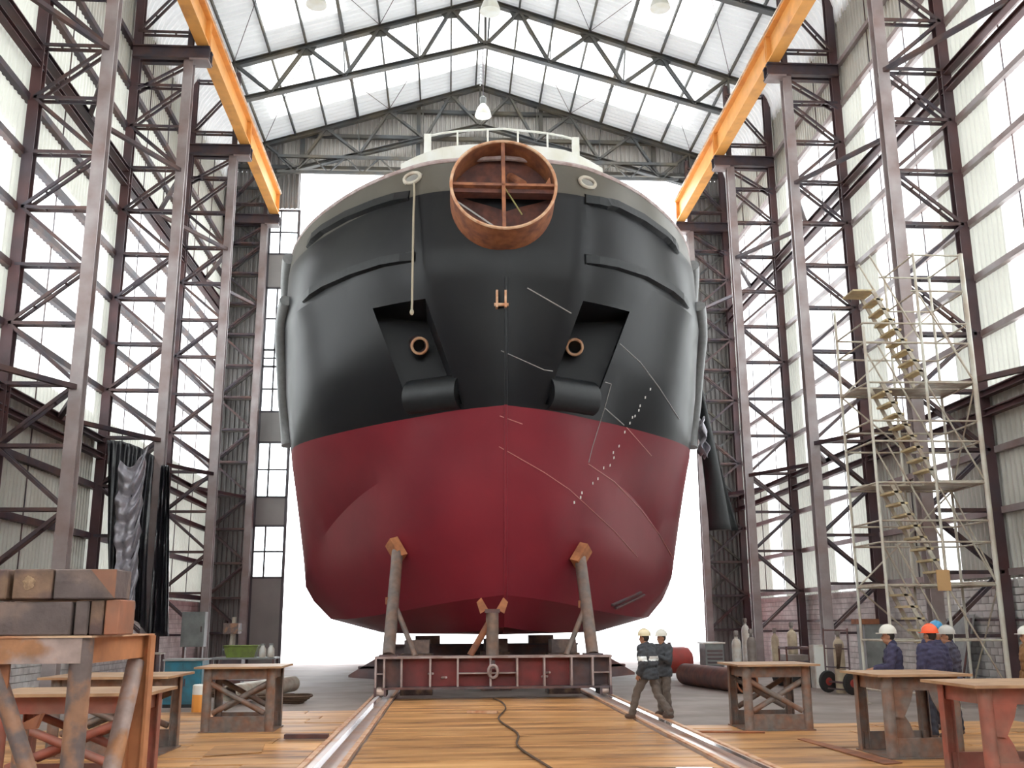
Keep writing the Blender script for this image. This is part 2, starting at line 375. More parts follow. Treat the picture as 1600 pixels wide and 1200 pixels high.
# side walls ---------------------------------------------------------------
ZT = 25.3
def wall(side):
    s = -1 if side == 'left' else 1
    w = struct('wall_'+side, 'corrugated metal and fibreglass side wall behind the lattice columns')
    X = XW*s; nrm = (-s, 0, 0)
    def sheet(y0, y1, z0, z1, m, nm='cladding_sheet'):
        g = corr(G(), 'y', y0, y1, [((X, 0, z0), nrm), ((X, 0, z1), nrm)]); g.build(nm, m, w)
    z_blk = 3.05
    for i, y0 in enumerate([-21.27]+FR[:-1] if FR[0] > -21.2 else FR[:-1]):
        y1 = y0+8 if y0 < 42 else YG
        if side == 'right':
            sheet(y0, y1, z_blk, 8.2, 'clad_grey') if y0 < 20 else None
            if y0 >= 20:
                a, b = y0+2.7, y0+4.4
                sheet(y0, a, z_blk, 8.2, 'clad_grey' if y0 < 30 else 'fibreglass_dull'); sheet(a, b, z_blk, 8.2, 'fibreglass', 'translucent_sheet'); sheet(b, y1, z_blk, 8.2, 'clad_grey' if y0 < 30 else 'fibreglass_dull')
            ins = 1.75 if y0 < 30 else 1.2
            for z0, z1 in ((8.2, 14.86), (14.86, 21.5)):
                sheet(y0, y0+ins, z0, z1, 'fibreglass_dull'); sheet(y0+ins, y1-ins, z0, z1, 'fibreglass', 'translucent_sheet'); sheet(y1-ins, y1, z0, z1, 'fibreglass_dull')
            sheet(y0, y1, 21.5, ZT, 'clad_grey')
        else:
            sheet(y0, y1, z_blk, 8.2, 'clad_grey' if y0 < 34 else 'fibreglass_dull')
            zt = 15.3 if y0 < 30 else 17.6
            sheet(y0, y0+.9, 8.2, zt, 'fibreglass_dull'); sheet(y0+.9, y1-.5, 9.0, zt, 'fibreglass', 'translucent_sheet')
            sheet(y0+.9, y1-.5, 8.2, 9.0, 'fibreglass_dull'); sheet(y1-.5, y1, 8.2, zt, 'fibreglass_dull')
            sheet(y0, y1, zt, 21.5, 'fibreglass_dull'); sheet(y0, y1, 21.5, ZT, 'clad_grey')
        # girts of this bay
        for k in range(-3, 10):
            z = 8.2+PANEL*k
            if z < 3 or z > ZT: continue
            if y0 < 10: continue
            G().bar((X-s*.12, y0, z), (X-s*.12, y1, z), .2 if s < 0 else .16, .2 if s < 0 else .18).build('girt', 'steel' if s < 0 else 'steel_face', w)  # light falling on the right-hand girts is put into their paler colour
        if y0 > 18:
            for q in (2.7, 5.35):
                G().bar((X-s*.07, y0+q, 3.1), (X-s*.07, y0+q, ZT-.3), .03, .03).build('sag_rod', 'steel', w)
            for zz in (8.2, 18.2):     # wind girders between the outer posts
                for dz in (0, -.55):
                    G().ibeam((XO*s, y0, zz+dz-.1), (XO*s, y1, zz+dz-.1), .22, .2).build('wind_girder', 'steel_rust', w)
                G().bar((XO*s, y0+4, zz-.1), (XC*s, y0+.1, zz-.1), .14, .14).build('wind_brace', 'steel', w)
                G().bar((XO*s, y0+4, zz-.1), (XC*s, y1-.1, zz-.1), .14, .14).build('wind_brace', 'steel', w)
    # blockwork footing wall
    G().box((min(X+s*.02, X+s*.3), -21.27, 0), (max(X+s*.02, X+s*.3), YG, z_blk)).build('mortar_bed', 'mortar', w)
    bw, bh = .4, .2
    if side == 'right':
        bg_ = G(); bg_.box((-.1, -.19, -.09), (.0, .19, .09)); bme = bg_.mesh('block', 'block'); n = 0
        rest = G()
        for r in range(15):
            y = -4+(r % 2)*.2
            while y < YG-.4:
                if 25.0 <= y < 33 and n < 300:
                    o = put('block', bme, w); o.location = (X+.03, y+.2, .1+r*bh); n += 1
                else: rest.box((X-.07, y+.01, r*bh+.01), (X+.03, y+bw-.01, r*bh+bh-.01))
                y += bw
        o = rest.build('blockwork', 'block', w); o['kind'] = 'stuff'
        G().bar((X-.15, 24, 1.95), (X-.15, YG, 1.95), .06, .06).build('pipe_rail', 'steel_rust', w)
    else:
        rest = G()
        for r in range(15):
            y = 20+(r % 2)*.2
            while y < YG-.4:
                rest.box((X-.03, y+.01, r*bh+.01), (X+.07, y+bw-.01, r*bh+bh-.01)); y += bw
        o = rest.build('blockwork', 'block', w); o['kind'] = 'stuff'
    return w
wall_l = wall('left'); wall_r = wall('right')

# roof -----------------------------------------------------------------------
ceil = struct('ceiling', 'white corrugated pitched roof with rooflights and dark purlins')
ZR = 31.3
SL = .325
def roof_prof(x0, x1, s):
    pts = []
    full = [(0, ZR), (3, ZR-.975), (6.5, ZR-2.1125), (10, ZR-3.25), (12.0, ZR-3.9), (12.6, ZR-4.18), (13.1, ZR-4.6), (13.45, ZR-5.15), (13.62, ZR-5.7), (13.66, ZR-6.3)]
    def zat(x):
        for (a, za), (b, zb) in zip(full, full[1:]):
            if a <= x <= b: return za+(zb-za)*(x-a)/(b-a)
        return full[-1][1]
    xs = sorted(set([x0, x1]+[x for x, _ in full if x0 < x < x1]))
    out = []
    for x in xs:
        e = .05; dz = zat(min(13.66, x+e))-zat(max(0, x-e)); dx = min(13.66, x+e)-max(0, x-e)
        n = V(dz, 0, -dx).normalized() if dx > 0 else V(-1, 0, 0)
        out.append(((s*x, 0, zat(x)), (s*n.x, 0, n.z)))
    return out
for y0 in [-21.27]+[f for f in FR[:-1] if f > -21]:
    y1 = y0+8
    for s in (-1, 1):
        def rs(a, b, x0, x1, m, nm='roof_sheet'):
            corr(G(), 'y', a, b, roof_prof(x0, x1, s), amp=.075, wave=.36).build(nm, m, ceil)
        if y0 > 42:
            rs(y0, y0+.5, 0, 13.66, 'roof_white'); rs(y0+.5, y0+5.8, 0, 11, 'fibreglass', 'rooflight_sheet'); rs(y0+.5, y0+5.8, 11, 13.66, 'roof_white'); rs(y0+5.8, YG, 0, 13.66, 'roof_white')
        else:
            rs(y0, y0+2.4, 0, 13.66, 'roof_white'); rs(y0+2.4, y0+6.2, 0, 6.5, 'roof_white'); rs(y0+2.4, y0+6.2, 6.5, 10, 'fibreglass', 'rooflight_sheet')
            rs(y0+2.4, y0+6.2, 10, 13.66, 'roof_white'); rs(y0+6.2, y1, 0, 13.66, 'roof_white')
        if y0 > 25:
            for x in (.25, 1.63, 3.3, 5.0, 6.7, 8.4, 10.05, 11.65):
                z = ZR-SL*x-.14
                G().bar((s*x, y0, z), (s*x, min(y1, YG), z), .08 if x not in (6.7,) else .14, .18).build('purlin', 'truss_steel', ceil)
            for (xa, xb) in ((1.63, 5.0), (8.4, 5.0), (8.4, 11.65)):
                G().tube((s*xa, y0+.2, ZR-SL*xa-.25), (s*xb, y1-.2, ZR-SL*xb-.25), .016, n=6).build('tie_rod', 'steel', ceil)

# roof trusses -----------------------------------------------------------------
def truss(y, lab):
    t = thing('roof_truss', lab, 'roof truss', (0, y, 25), group='roof trusses')
    top = lambda x: 31.0-SL*abs(x)
    bot = lambda x: 28.65-.284*abs(x)
    def m(p, q, w=.11, nm='diagonal', mt='truss_steel'):
        p = (p[0], y, p[1]); q = (q[0], y, q[1]); g = G()
        for dy in (-.07, .07): g.bar((p[0], p[1]+dy, p[2]), (q[0], q[1]+dy, q[2]), w*.55, w)
        g.build(nm, mt, t)
    for s in (-1, 1):
        G().ibeam((0, y, 31.0), (s*12.6, y, top(12.6)), .28, .26).build('top_chord', 'truss_steel', t)
        G().ibeam((0, y, 28.65), (s*11.9, y, bot(11.9)), .28, .22).build('bottom_chord', 'truss_steel', t)
        tops = [1.63, 5.0, 8.4, 11.6]; bots = [0, 3.05, 6.55, 9.9]
        for i, x in enumerate(tops):
            if i < 3:
                G().prism([(s*(x-.5), y-.02, top(x-.5)-.1), (s*(x-.28), y-.02, top(x)-.42), (s*(x+.28), y-.02, top(x)-.48), (s*(x+.5), y-.02, top(x+.5)-.1)], (0, .04, 0)).build('gusset', 'truss_steel', t)
            m((s*bots[i], bot(bots[i])), (s*x, top(x)), .13)
            if i < 3: m((s*x, top(x)), (s*bots[i+1], bot(bots[i+1])), .13)
        m((s*11.6, top(11.6)), (s*11.6, bot(11.6)), .13, 'vertical')
        m((s*3.2, top(3.2)), (s*3.05, bot(3.05)), .07, 'vertical'); m((s*6.7, top(6.7)), (s*6.55, bot(6.55)), .07, 'vertical')
    m((0, 31.0), (0, 28.65), .2, 'king_post')
    return t
truss(FR[-3], 'nearest roof truss, only its ends show at the top corners above the crane beams')
truss(FR[-2], 'middle roof truss spanning the bright rooflights')
truss(FR[-1], 'far roof truss in front of the gable wall')

# lattice columns -----------------------------------------------------------------
def tower(y, s, lab, last=False):
    t = thing('lattice_column', lab, 'steel column', (s*XC, y, 0), group='lattice columns of the hall')
    G().ibeam((s*XC, y, 0), (s*XC, y, ZC-.25), .34, .36, .045, .03, up=(0, 1, 0)).build('inner_post', 'steel_face', t)
    G().ibeam((s*XO, y, 0), (s*XO, y, 26.6), .30, .30, .04, .03, up=(0, 1, 0)).build('outer_post', 'steel_rust', t)
    G().ibeam((s*XC, y, ZC+.2), (s*XC, y, 26.8), .2, .2, .03, .02, up=(0, 1, 0)).build('upper_post', 'steel', t)
    g = G(); g.box((s*XC-.35, y-.35, 0), (s*XC+.35, y+.35, .06)); g.build('base_plate', 'steel', t)
    def pair(xa, za, xb, zb, nm):
        g = G()
        for d in (-.13, .13): g.bar((s*xa, y+d, za), (s*xb, y+d, zb), .06, .09)
        for u_ in (.3, .7):
            c = V(s*(xa+(xb-xa)*u_), y, za+(zb-za)*u_); g.bar(c-V(0, .13, 0), c+V(0, .13, 0), .05, .05)
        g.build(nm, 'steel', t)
    for k in range(-4, 9):
        z = 8.2+PANEL*k
        if 0 < z < ZC-.8: pair(XC, z, XO, z, 'horizontal_brace')
        z2 = z+PANEL
        if k == -4: z = max(z, .3)
        if z2 < ZC-.5:
            if k % 2 == 0: pair(XC, z, XO, z2, 'diagonal_brace')
            else: pair(XO, z, XC, z2, 'diagonal_brace')
    pair(XC, ZC+.9, XO, ZC+.9, 'horizontal_brace'); pair(XC, 26.3, XO, 26.3, 'horizontal_brace')
    pair(XO, ZC+.9, XC, 26.2, 'diagonal_brace'); pair(XC, ZC-.35, XO, ZC-1.6, 'diagonal_brace')
    g = G(); g.ibeam((s*(XO+.1), y-.2, ZC), (s*(XC-.78), y-.2, ZC), .22, .5, .05, .03); g.build('crane_bracket', 'steel', t)
    g = G(); g.ibeam((s*(XO+.1), y+.2, ZC), (s*(XC-.78), y+.2, ZC), .22, .5, .05, .03); g.build('crane_bracket', 'steel', t)
    G().box((min(s*(XC-.05), s*(XC-.75)), y-.3, ZC-.32), (max(s*(XC-.05), s*(XC-.75)), y+.3, ZC-.25)).build('bearing_plate', 'steel_face', t)
    return t
tower(FR[-5], -1, 'lattice steel column beyond the frame edge on the timber-laden trestle side')
tower(FR[-5], 1, 'lattice steel column beyond the frame edge on the scaffold stair side')
for i, y in enumerate(FR[-4:]):
    tower(y, -1, [
        'lattice steel column nearest the camera along the side with the timber-laden trestle',
        'lattice steel column with the black tarpaulin hung on it',
        'lattice steel column standing behind the teal cabinet',
        'lattice steel column beside the glazed door leaf at the far gable'][i])
    tower(y, 1, [
        'lattice steel column standing behind the scaffold stair tower',
        'lattice steel column beside the gas cylinder trolley',
        'lattice steel column behind the white gas cylinders',
        'lattice steel column at the far gable beside the open doorway and hanging black sheet'][i])

# crane runway beams
for s, lab in ((-1, 'orange crane runway beam above the tarpaulin side of the hall'), (1, 'orange crane runway beam above the scaffold stair side of the hall')):
    xb = XC-.52
    t = thing('crane_runway_beam', lab, 'crane beam', (s*xb, 10, ZC+.25), group='crane runway beams')
    zb = ZC+.27
    for i, y0 in enumerate(FR[4:-1]):
        y1 = y0+8-.03
        g = G(); g.ibeam((s*xb, y0, zb+.62), (s*xb, y1, zb+.62), .46, 1.24, .06, .05); g.build('girder', 'crane_orange', t)
        g = G()
        for q in (0.06, 7.9): g.box((s*xb-.2, y0+q-.02, zb+.06), (s*xb+.2, y0+q+.02, zb+1.18))
        g.build('end_stiffener', 'crane_orange', t)
        G().box((s*xb-.3, y0, zb+1.24), (s*xb+.3, y1, zb+1.29)).build('cover_plate', 'crane_rail', t)
        G().box((s*xb-.05, y0, zb+1.29), (s*xb+.05, y1+.02, zb+1.41)).build('rail', 'crane_rail', t)

# far gable ---------------------------------------------------------------------
gw = struct('wall_back', 'dark corrugated far gable wall around the tall open doorway')
DX0, DX1, DZ = -9.75, 11.5, 25.9
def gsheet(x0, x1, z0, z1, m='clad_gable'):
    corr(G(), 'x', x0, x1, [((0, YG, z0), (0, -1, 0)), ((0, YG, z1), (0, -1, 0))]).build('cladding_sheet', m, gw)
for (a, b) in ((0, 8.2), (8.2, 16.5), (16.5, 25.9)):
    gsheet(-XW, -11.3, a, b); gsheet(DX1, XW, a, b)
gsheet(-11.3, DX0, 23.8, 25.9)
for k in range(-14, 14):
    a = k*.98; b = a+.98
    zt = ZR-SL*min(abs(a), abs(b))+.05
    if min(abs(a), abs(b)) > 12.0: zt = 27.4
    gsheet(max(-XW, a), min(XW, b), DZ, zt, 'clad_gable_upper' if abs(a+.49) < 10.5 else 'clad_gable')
def gm(p, q, w=.14, nm='gable_rail', m='truss_steel', dy=.25):
    G().bar((p[0], YG-dy, p[1]), (q[0], YG-dy, q[1]), w, w).build(nm, m, gw)
for z in (26.1, 28.0, 29.6):
    hx = min(XW, (ZR-z)/SL); gm((-hx, z), (hx, z), .2)
for x in (-9.7, -3.4, 3.4, 9.7): gm((x, 26), (x, ZR-SL*abs(x)-.2), .22, 'gable_post')
for x0, x1 in ((-13.4, -11.43), (11.43, 13.4)):
    for k in range(-4, 11):
        z = 8.2+PANEL*k; gm((x0, z), (x1, z), .12)
        if k < 10:
            if k % 2: gm((x0, z), (x1, z+PANEL), .1, 'gable_brace')
            else: gm((x1, z), (x0, z+PANEL), .1, 'gable_brace')
# door track header lattice
dh = thing('door_header_girder', 'lattice header girder above the tall open doorway', 'girder', (0, YG-.7, 24.8))
for z in (25.6, 26.5): G().bar((-10.9, YG-.78, z), (10.9, YG-.78, z), .14, .16).build('chord', 'truss_steel', dh)
for k in range(24):
    x = -10.9+k*.9083; G().bar((x, YG-.78, 25.6 if k % 2 else 26.5), (x+.9083, YG-.78, 26.5 if k % 2 else 25.6), .07, .07).build('lacing', 'truss_steel', dh)
# glazed sliding leaf
dl = struct('door_1', 'dark sliding door leaf with stacked glazed panels beside the doorway')
xa, xb_ = -11.3, DX0
bands = [(0, 4.2, 0), (4.2, 6.75, 1), (6.75, 8.2, 0), (8.2, 11.0, 1), (11.0, 12.6, 0), (12.6, 15.0, 1), (15.0, 15.9, 1), (15.9, 19.3, 1), (19.3, 21.2, 0), (21.2, 23.7, 1)]
m_glass = bpy.data.materials.new('window_glass'); m_glass.use_nodes = True
_n = m_glass.node_tree.nodes; _l = m_glass.node_tree.links; _n.remove(_n['Principled BSDF'])
_t = _n.new('ShaderNodeBsdfTransparent'); _t.inputs[0].default_value = (.92, .95, .95, 1); _g = _n.new('ShaderNodeBsdfGlossy'); _g.inputs['Roughness'].default_value = .05
_m = _n.new('ShaderNodeMixShader'); _m.inputs[0].default_value = .06; _l.new(_t.outputs[0], _m.inputs[1]); _l.new(_g.outputs[0], _m.inputs[2]); _l.new(_m.outputs[0], _n['Material Output'].inputs[0])
MATS['window_glass'] = m_glass
for z0, z1, gl in bands:
    if not gl: G().box((xa, YG+.02, z0), (xb_, YG+.1, z1)).build('panel', 'clad_gable', dl)
    else:
        xm = xa+(xb_-xa)*.38; zm = (z0+z1)/2
        for (p, q) in ((xa, xm), (xm, xb_)):
            for (u_, v_) in ((z0, zm), (zm, z1)):
                G().box((p+.03, YG+.05, u_+.03), (q-.03, YG+.06, v_-.03)).build('pane', 'window_glass', dl)
        g = G(); g.box((xa, YG+.02, zm-.04), (xb_, YG+.1, zm+.04)); g.box((xm-.04, YG+.0, z0), (xm+.04, YG+.11, z1)); g.build('glazing_bar', 'pane_frame', dl)
g = G()
for x in (xa, xb_): g.box((x-.07, YG, 0), (x+.07, YG+.12, 23.75))
for z0, z1, gl in bands: g.box((xa, YG, z1-.05), (xb_, YG+.12, z1+.05))
g.build('leaf_frame', 'pane_frame', dl)
# near gable, behind the photographer
ng = struct('wall_front', 'corrugated gable wall closing the near end of the hall')
corr(G(), 'x', -XW, XW, [((0, -21.3, 0), (0, 1, 0)), ((0, -21.3, 12), (0, 1, 0))]).build('cladding_sheet', 'clad_grey', ng)
corr(G(), 'x', -XW, XW, [((0, -21.3, 12), (0, 1, 0)), ((0, -21.3, 22), (0, 1, 0))]).build('translucent_sheet', 'fibreglass', ng)  # unseen translucent band, added to brighten the front of the hull
corr(G(), 'x', -XW, XW, [((0, -21.3, 22), (0, 1, 0)), ((0, -21.3, 32), (0, 1, 0))]).build('cladding_sheet', 'clad_grey', ng)

# lamps -----------------------------------------------------------------------
def lamp(x, y, z, ztop, lab):
    t = thing('high_bay_lamp', lab, 'lamp', (x, y, z), group='hanging high bay lamps')
    G().lathe([(.42, 0), (.40, .12), (.30, .42), (.16, .62), (.14, .66)], (x, y, z), 20).build('reflector', 'white_paint', t, smooth=True)
    G().lathe([(.15, .66), (.17, .7), (.17, 1.0), (.1, 1.08)], (x, y, z), 14).build('ballast_housing', 'grey_paint', t, smooth=True)
    G().lathe([(.02, .12), (.1, .16), (.12, .3), (.05, .45)], (x, y, z), 12).build('bulb', 'cyl_white', t, smooth=True)
    G().tube((x, y, z+1.05), (x, y, ztop), .025, n=6).build('hanger', 'steel', t)
lamp(0.0, 46.0, 26.7, 30.9, 'white bell-shaped lamp hanging on the hall axis above the ship')
lamp(-.05, 36.0, 25.95, 30.9, 'white bell-shaped lamp cut by the top edge of the picture over the ridge')
lamp(-7.0, 36.0, 26.0, 28.6, 'small brown-looking bell lamp at the top edge on the tarpaulin side')
lamp(6.9, 36.0, 26.35, 28.6, 'small bell lamp at the top edge on the scaffold side')

# ------------------------------------------------------------------ the ship
ship = thing('ship', 'large black and red ship hull on a launch cradle, bow towards the camera', 'ship', (0, 30, 1.5))
AFT = 58.0
KEYS = [   # half-hull guide lines from the stem aft: (X, Y, Z), keel first, bulwark last
    [(0,29.3,1.65),(0,30.5,1.62),(0,32,1.6),(0,34,1.6),(0,36.5,1.6),(0,AFT,1.6)],
    [(0,28.55,1.85),(.9,29.6,1.72),(2.2,31.6,1.65),(3.3,34,1.65),(3.9,36.8,1.65),(4.1,AFT,1.65)],
    [(0,28.0,2.7),(1.4,29.2,2.55),(3.1,31.6,2.3),(4.7,34.4,2.12),(5.7,37,2.12),(6.0,AFT,2.15)],
    [(0,27.78,4.6),(1.5,28.7,4.5),(3.0,30.5,4.25),(4.6,33.2,3.9),(5.9,35.9,3.2),(6.45,38,2.75),(6.55,AFT,2.75)],
    [(0,27.55,6.9),(1.35,28.4,6.75),(2.65,29.6,6.5),(4.15,32.0,6.05),(5.25,34.0,5.4),(5.95,35.3,4.7),(6.55,36.6,3.8),(6.85,38.6,3.3),(6.9,AFT,3.2)],
    [(0,27.4,7.85),(1.4,28.2,7.85),(2.74,29.4,7.85),(3.6,30.2,7.85),(4.9,31.6,7.85),(6.1,33.1,7.85),(6.85,34.5,7.75),(7.15,36.0,7.5),(7.25,38,7.4),(7.3,AFT,7.4)],
    [(0,27.05,9.8),(1.5,27.55,9.8),(2.8,28.45,9.8),(4.3,29.9,9.8),(5.7,31.5,9.8),(6.75,33.2,9.8),(7.3,35,9.8),(7.5,37,9.8),(7.55,AFT,9.8)],
    [(0,26.68,11.95),(1.63,26.92,11.95),(2.6,27.4,11.95),(4.3,28.9,11.95),(5.65,30.5,11.95),(6.6,32.0,11.95),(7.2,33.6,11.95),(7.55,35.6,11.95),(7.6,38,11.95),(7.6,AFT,11.95)],
    [(0,26.62,14.0),(1.65,26.78,14.0),(2.75,27.3,14.0),(4.35,28.85,14.0),(5.8,30.8,14.0),(6.8,32.7,14.0),(7.35,34.6,14.0),(7.6,37,14.0),(7.65,AFT,14.0)],
    [(0,26.7,15.0),(1.68,26.98,15.0),(2.75,27.5,15.0),(4.3,28.95,15.0),(5.8,31.1,15.0),(6.8,33.2,15.0),(7.35,35.2,15.0),(7.6,37.5,15.0),(7.65,AFT,15.0)],
]
NT = 56
def resample(pts):
    fore = catmull(pts[:-1], 10); d = [0]
    for a, b in zip(fore, fore[1:]): d.append(d[-1]+(b-a).length)
    out = []
    for i in range(NT-8):
        t = d[-1]*i/(NT-9); j = max(k for k in range(len(d)) if d[k] <= t+1e-9); j = min(j, len(d)-2)
        u_ = (t-d[j])/max(1e-9, d[j+1]-d[j]); out.append(fore[j].lerp(fore[j+1], u_))
    for i in range(1, 9): out.append(V(pts[-2]).lerp(V(pts[-1]), i/8))
    return out
rows = []
R_ = [resample(k) for k in KEYS]; SUB = 4
for a in range(len(R_)-1):
    for k in range(SUB): rows.append([p.lerp(q, k/SUB) for p, q in zip(R_[a], R_[a+1])])
rows.append(R_[-1])
hg = G(); nr = len(rows)
for s in (1, -1):
    o = len(hg.v)
    for r in rows: hg.v.extend([(s*p.x, p.y, p.z) for p in r])
    for i in range(nr-1):
        for j in range(NT-1):
            q = (o+i*NT+j, o+i*NT+j+1, o+(i+1)*NT+j+1, o+(i+1)*NT+j); hg.f.append(q if s > 0 else tuple(reversed(q)))
bvh = BVHTree.FromPolygons([Vector(v) for v in hg.v], hg.f)
def hp(px, py, lift=0.):
    """point on the hull plating seen along a sight line, lifted off along the plate normal"""
    d = (c_fw+c_r*((px-800)/F_PX)+c_u*((600-py)/F_PX)).normalized()
    loc, n, i, dist = bvh.ray_cast(CAM, d)
    if loc is None: return None, None
    if n.dot(d) > 0: n = -n
    return loc+n*lift, n
def hx(x, z, lift=0.):
    """point on the hull plating straight aft of (x, z)"""
    loc, n, i, dist = bvh.ray_cast(V(x, 10, z), V(0, 1, 0))
    if n.y > 0: n = -n
    return loc+n*lift, n
# anchor pocket outlines in the plane of the bow (x, z), mirrored for the two bows
RC = V(-.10, 25.95, 13.86); RR = 1.49; PHI = .2
pk = [tuple(hp(*q)[0]) for q in ((911, 470), (984, 487), (925, 642), (852, 632))]
POCK = [[(p[0], p[2]) for p in pk]]
POCK.append([(-x, z) for x, z in reversed(POCK[0])])
me = hg.mesh('hull', 'hull_paint', tuple(ship.location), True, 16)
bm = bmesh.new(); bm.from_mesh(me); bmesh.ops.remove_doubles(bm, verts=bm.verts, dist=1e-4); bmesh.ops.recalc_face_normals(bm, faces=bm.faces)
L0 = ship.location
def cut(poly):
    n = len(poly); cx_ = sum(p[0] for p in poly)/n; cz_ = sum(p[1] for p in poly)/n
    xs = [p[0] for p in poly]; zs = [p[1] for p in poly]
    for i in range(n):
        a, b = poly[i], poly[(i+1) % n]
        fs = [f for f in bm.faces if f.calc_center_median().y+L0.y < 36 and min(xs)-1 < f.calc_center_median().x < max(xs)+1 and min(zs)-1 < f.calc_center_median().z+L0.z < max(zs)+1]
        geom = list({e for f in fs for e in f.edges})+list({v for f in fs for v in f.verts})+fs
        bmesh.ops.bisect_plane(bm, geom=geom, plane_co=V(a[0], 0, a[1])-V(0, 0, L0.z), plane_no=V(b[1]-a[1], 0, -(b[0]-a[0])).normalized())
    def inside(c):
        sg = None
        for i in range(n):
            a, b = poly[i], poly[(i+1) % n]
            k = (b[0]-a[0])*(c[1]-a[1])-(b[1]-a[1])*(c[0]-a[0])
            if sg is None: sg = k > 0
            elif (k > 0) != sg: return False
        return True
    dele = [f for f in bm.faces if f.calc_center_median().y+L0.y < 36 and inside((f.calc_center_median().x, f.calc_center_median().z+L0.z))]
    bmesh.ops.delete(bm, geom=dele, context='FACES')
FL = []
for q_, rot_ in (((645, 279), -.25), ((917, 286), .25)):
    c_ = hp(*q_)[0]; FL.append([(c_.x+.29*math.cos(a_)*math.cos(rot_)+.16*math.sin(a_)*math.sin(rot_), c_.z-.29*math.cos(a_)*math.sin(rot_)+.16*math.sin(a_)*math.cos(rot_)) for a_ in [2*PI*i/12 for i in range(12)]])
for pl in POCK+FL: cut(pl)
cut([(RC.x+1.33*math.cos(t), RC.z+.1+1.33*math.sin(t)) for t in [PI*(-.03+1.06*i/10) for i in range(11)]])
bm.to_mesh(me); bm.free()
me.set_sharp_from_angle(angle=math.radians(16))
hull = put('hull', me, ship, 'black topsides above red bottom paint')
# stem bar, deck, bulwark rail
G().path([hx(0.001, z, .02)[0] for z in [2.4+.5*i for i in range(19)]], .05, 8).build('stem_bar', 'hull_paint', ship, smooth=True)
g = G(); dk = [V(s*p.x*.985, p.y+.1, 13.75) for s, ps in ((1, R_[-1]), (-1, list(reversed(R_[-1])))) for p in ps]; g.add(dk, [tuple(range(len(dk)))]); g.build('deck', 'grey_paint', ship)
for s in (1, -1):
    G().path([(s*p.x*.995, p.y+.02, 15.02) for p in R_[-1]], .075, 8).build('cap_rail', 'beam_edge', ship, smooth=True)
# white breakwater on the foredeck
def inset(dy, z, xm, n=24, sx=.93):
    pts = []
    for i in range(n+1):
        x = -xm+2*xm*i/n; row = R_[-1]
        for a, b in zip(row, row[1:]):
            if a.x <= abs(x)/sx <= b.x:
                y = a.y+(b.y-a.y)*(abs(x)/sx-a.x)/max(1e-6, b.x-a.x); break
        pts.append(V(x, y+dy, z))
    return pts
lo = inset(.45, 13.8, 3.1); g = G()
for i in range(len(lo)-1):
    hi0 = 15.72-.1*max(0, abs(lo[i].x)-1.8); hi1 = 15.72-.1*max(0, abs(lo[i+1].x)-1.8)
    a, b = lo[i], lo[i+1]
    g.add([a, b, V(b.x, b.y, hi1), V(a.x, a.y, hi0), a+V(0, .3, 0), b+V(0, .3, 0), V(b.x, b.y+.3, hi1), V(a.x, a.y+.3, hi0)], [(0,1,2,3), (5,4,7,6), (3,2,6,7), (0,3,7,4), (1,5,6,2)])
g.build('breakwater', 'white_paint', ship)
g = G(); g.box((-3.4, 29.6, 13.8), (-2.2, 31, 15.85)); g.build('deck_locker', 'white_paint', ship)
g = G(); g.box((2.2, 29.6, 13.8), (3.6, 31, 15.75)); g.build('deck_locker', 'white_paint', ship)
# deck railing
rl = inset(1.3, 16.62, 2.3, 10)
G().path(rl, .035, 8).build('top_rail', 'white_paint', ship); G().path([p-V(0, 0, .75) for p in rl], .035, 8).build('mid_rail', 'white_paint', ship)
for i, p in enumerate(rl):
    if i in (0, 10): G().bar(p+V(0, 0, .05), p-V(0, 0, 2.5), .22, .16).build('rail_post', 'white_paint', ship)
    elif i % 2 == 0: G().tube(p, p-V(0, 0, 2.5), .03, n=6).build('rail_post', 'white_paint', ship)
# rusty cylinder on the stem
ax = V(0, math.cos(PHI), -math.sin(PHI)); eu = V(1, 0, 0); ev = V(0, math.sin(PHI), math.cos(PHI))
def ringpt(t, r, dep): return RC+eu*(r*math.cos(t))+ev*(r*math.sin(t))+ax*dep
g = G(); n = 56
for r, d in ((RR, 0), (RR, 1.35), (RR-.05, 1.35), (RR-.05, 0)):
    for i in range(n): g.v.append(tuple(ringpt(2*PI*i/n, r, d)))
for k in range(4):
    k2 = (k+1) % 4
    for i in range(n): i2 = (i+1) % n; g.f.append((k*n+i, k*n+i2, k2*n+i2, k2*n+i))
cyl = g.build('thruster_tube', 'rust', ship, smooth=True, label='rusty open steel cylinder on the stem')
g = G(); g.path([ringpt(2*PI*i/n, RR-.025, -.01) for i in range(n)], .045, 6, closed=True); o = g.build('rim', 'rust_light', None); o.parent = cyl; o.location = -ship.location
def tpart(g, nm, m):
    o = g.build(nm, m, None); o.parent = cyl; o.location = -ship.location; return o
tpart(G().bar(ringpt(0, RR-.05, .12), ringpt(PI, RR-.05, .12), .22, .08, ev), 'cross_brace', 'rust')
tpart(G().bar(ringpt(PI/2, RR-.05, .12), ringpt(-PI/2, RR-.05, .12), .22, .10, eu), 'cross_brace', 'rust')
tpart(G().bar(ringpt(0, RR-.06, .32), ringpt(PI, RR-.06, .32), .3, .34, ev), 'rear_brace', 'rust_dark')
tpart(G().bar(ringpt(PI+.42, RR-.06, .05), ringpt(-PI/2-.18, RR-.06, .05), .1, .045), 'batten', 'weld')
tpart(G().tube(ringpt(1.35, 1.0, 1.0), ringpt(.35, .55, .15)+ev*(-.1), .16, n=12), 'stub_pipe', 'rust')
tpart(G().prism([ringpt(.02, 1.38, .2), ringpt(.02, 1.1, .2), ringpt(.3, 1.38, .2)], ax*.03), 'bracket', 'rust_bright')
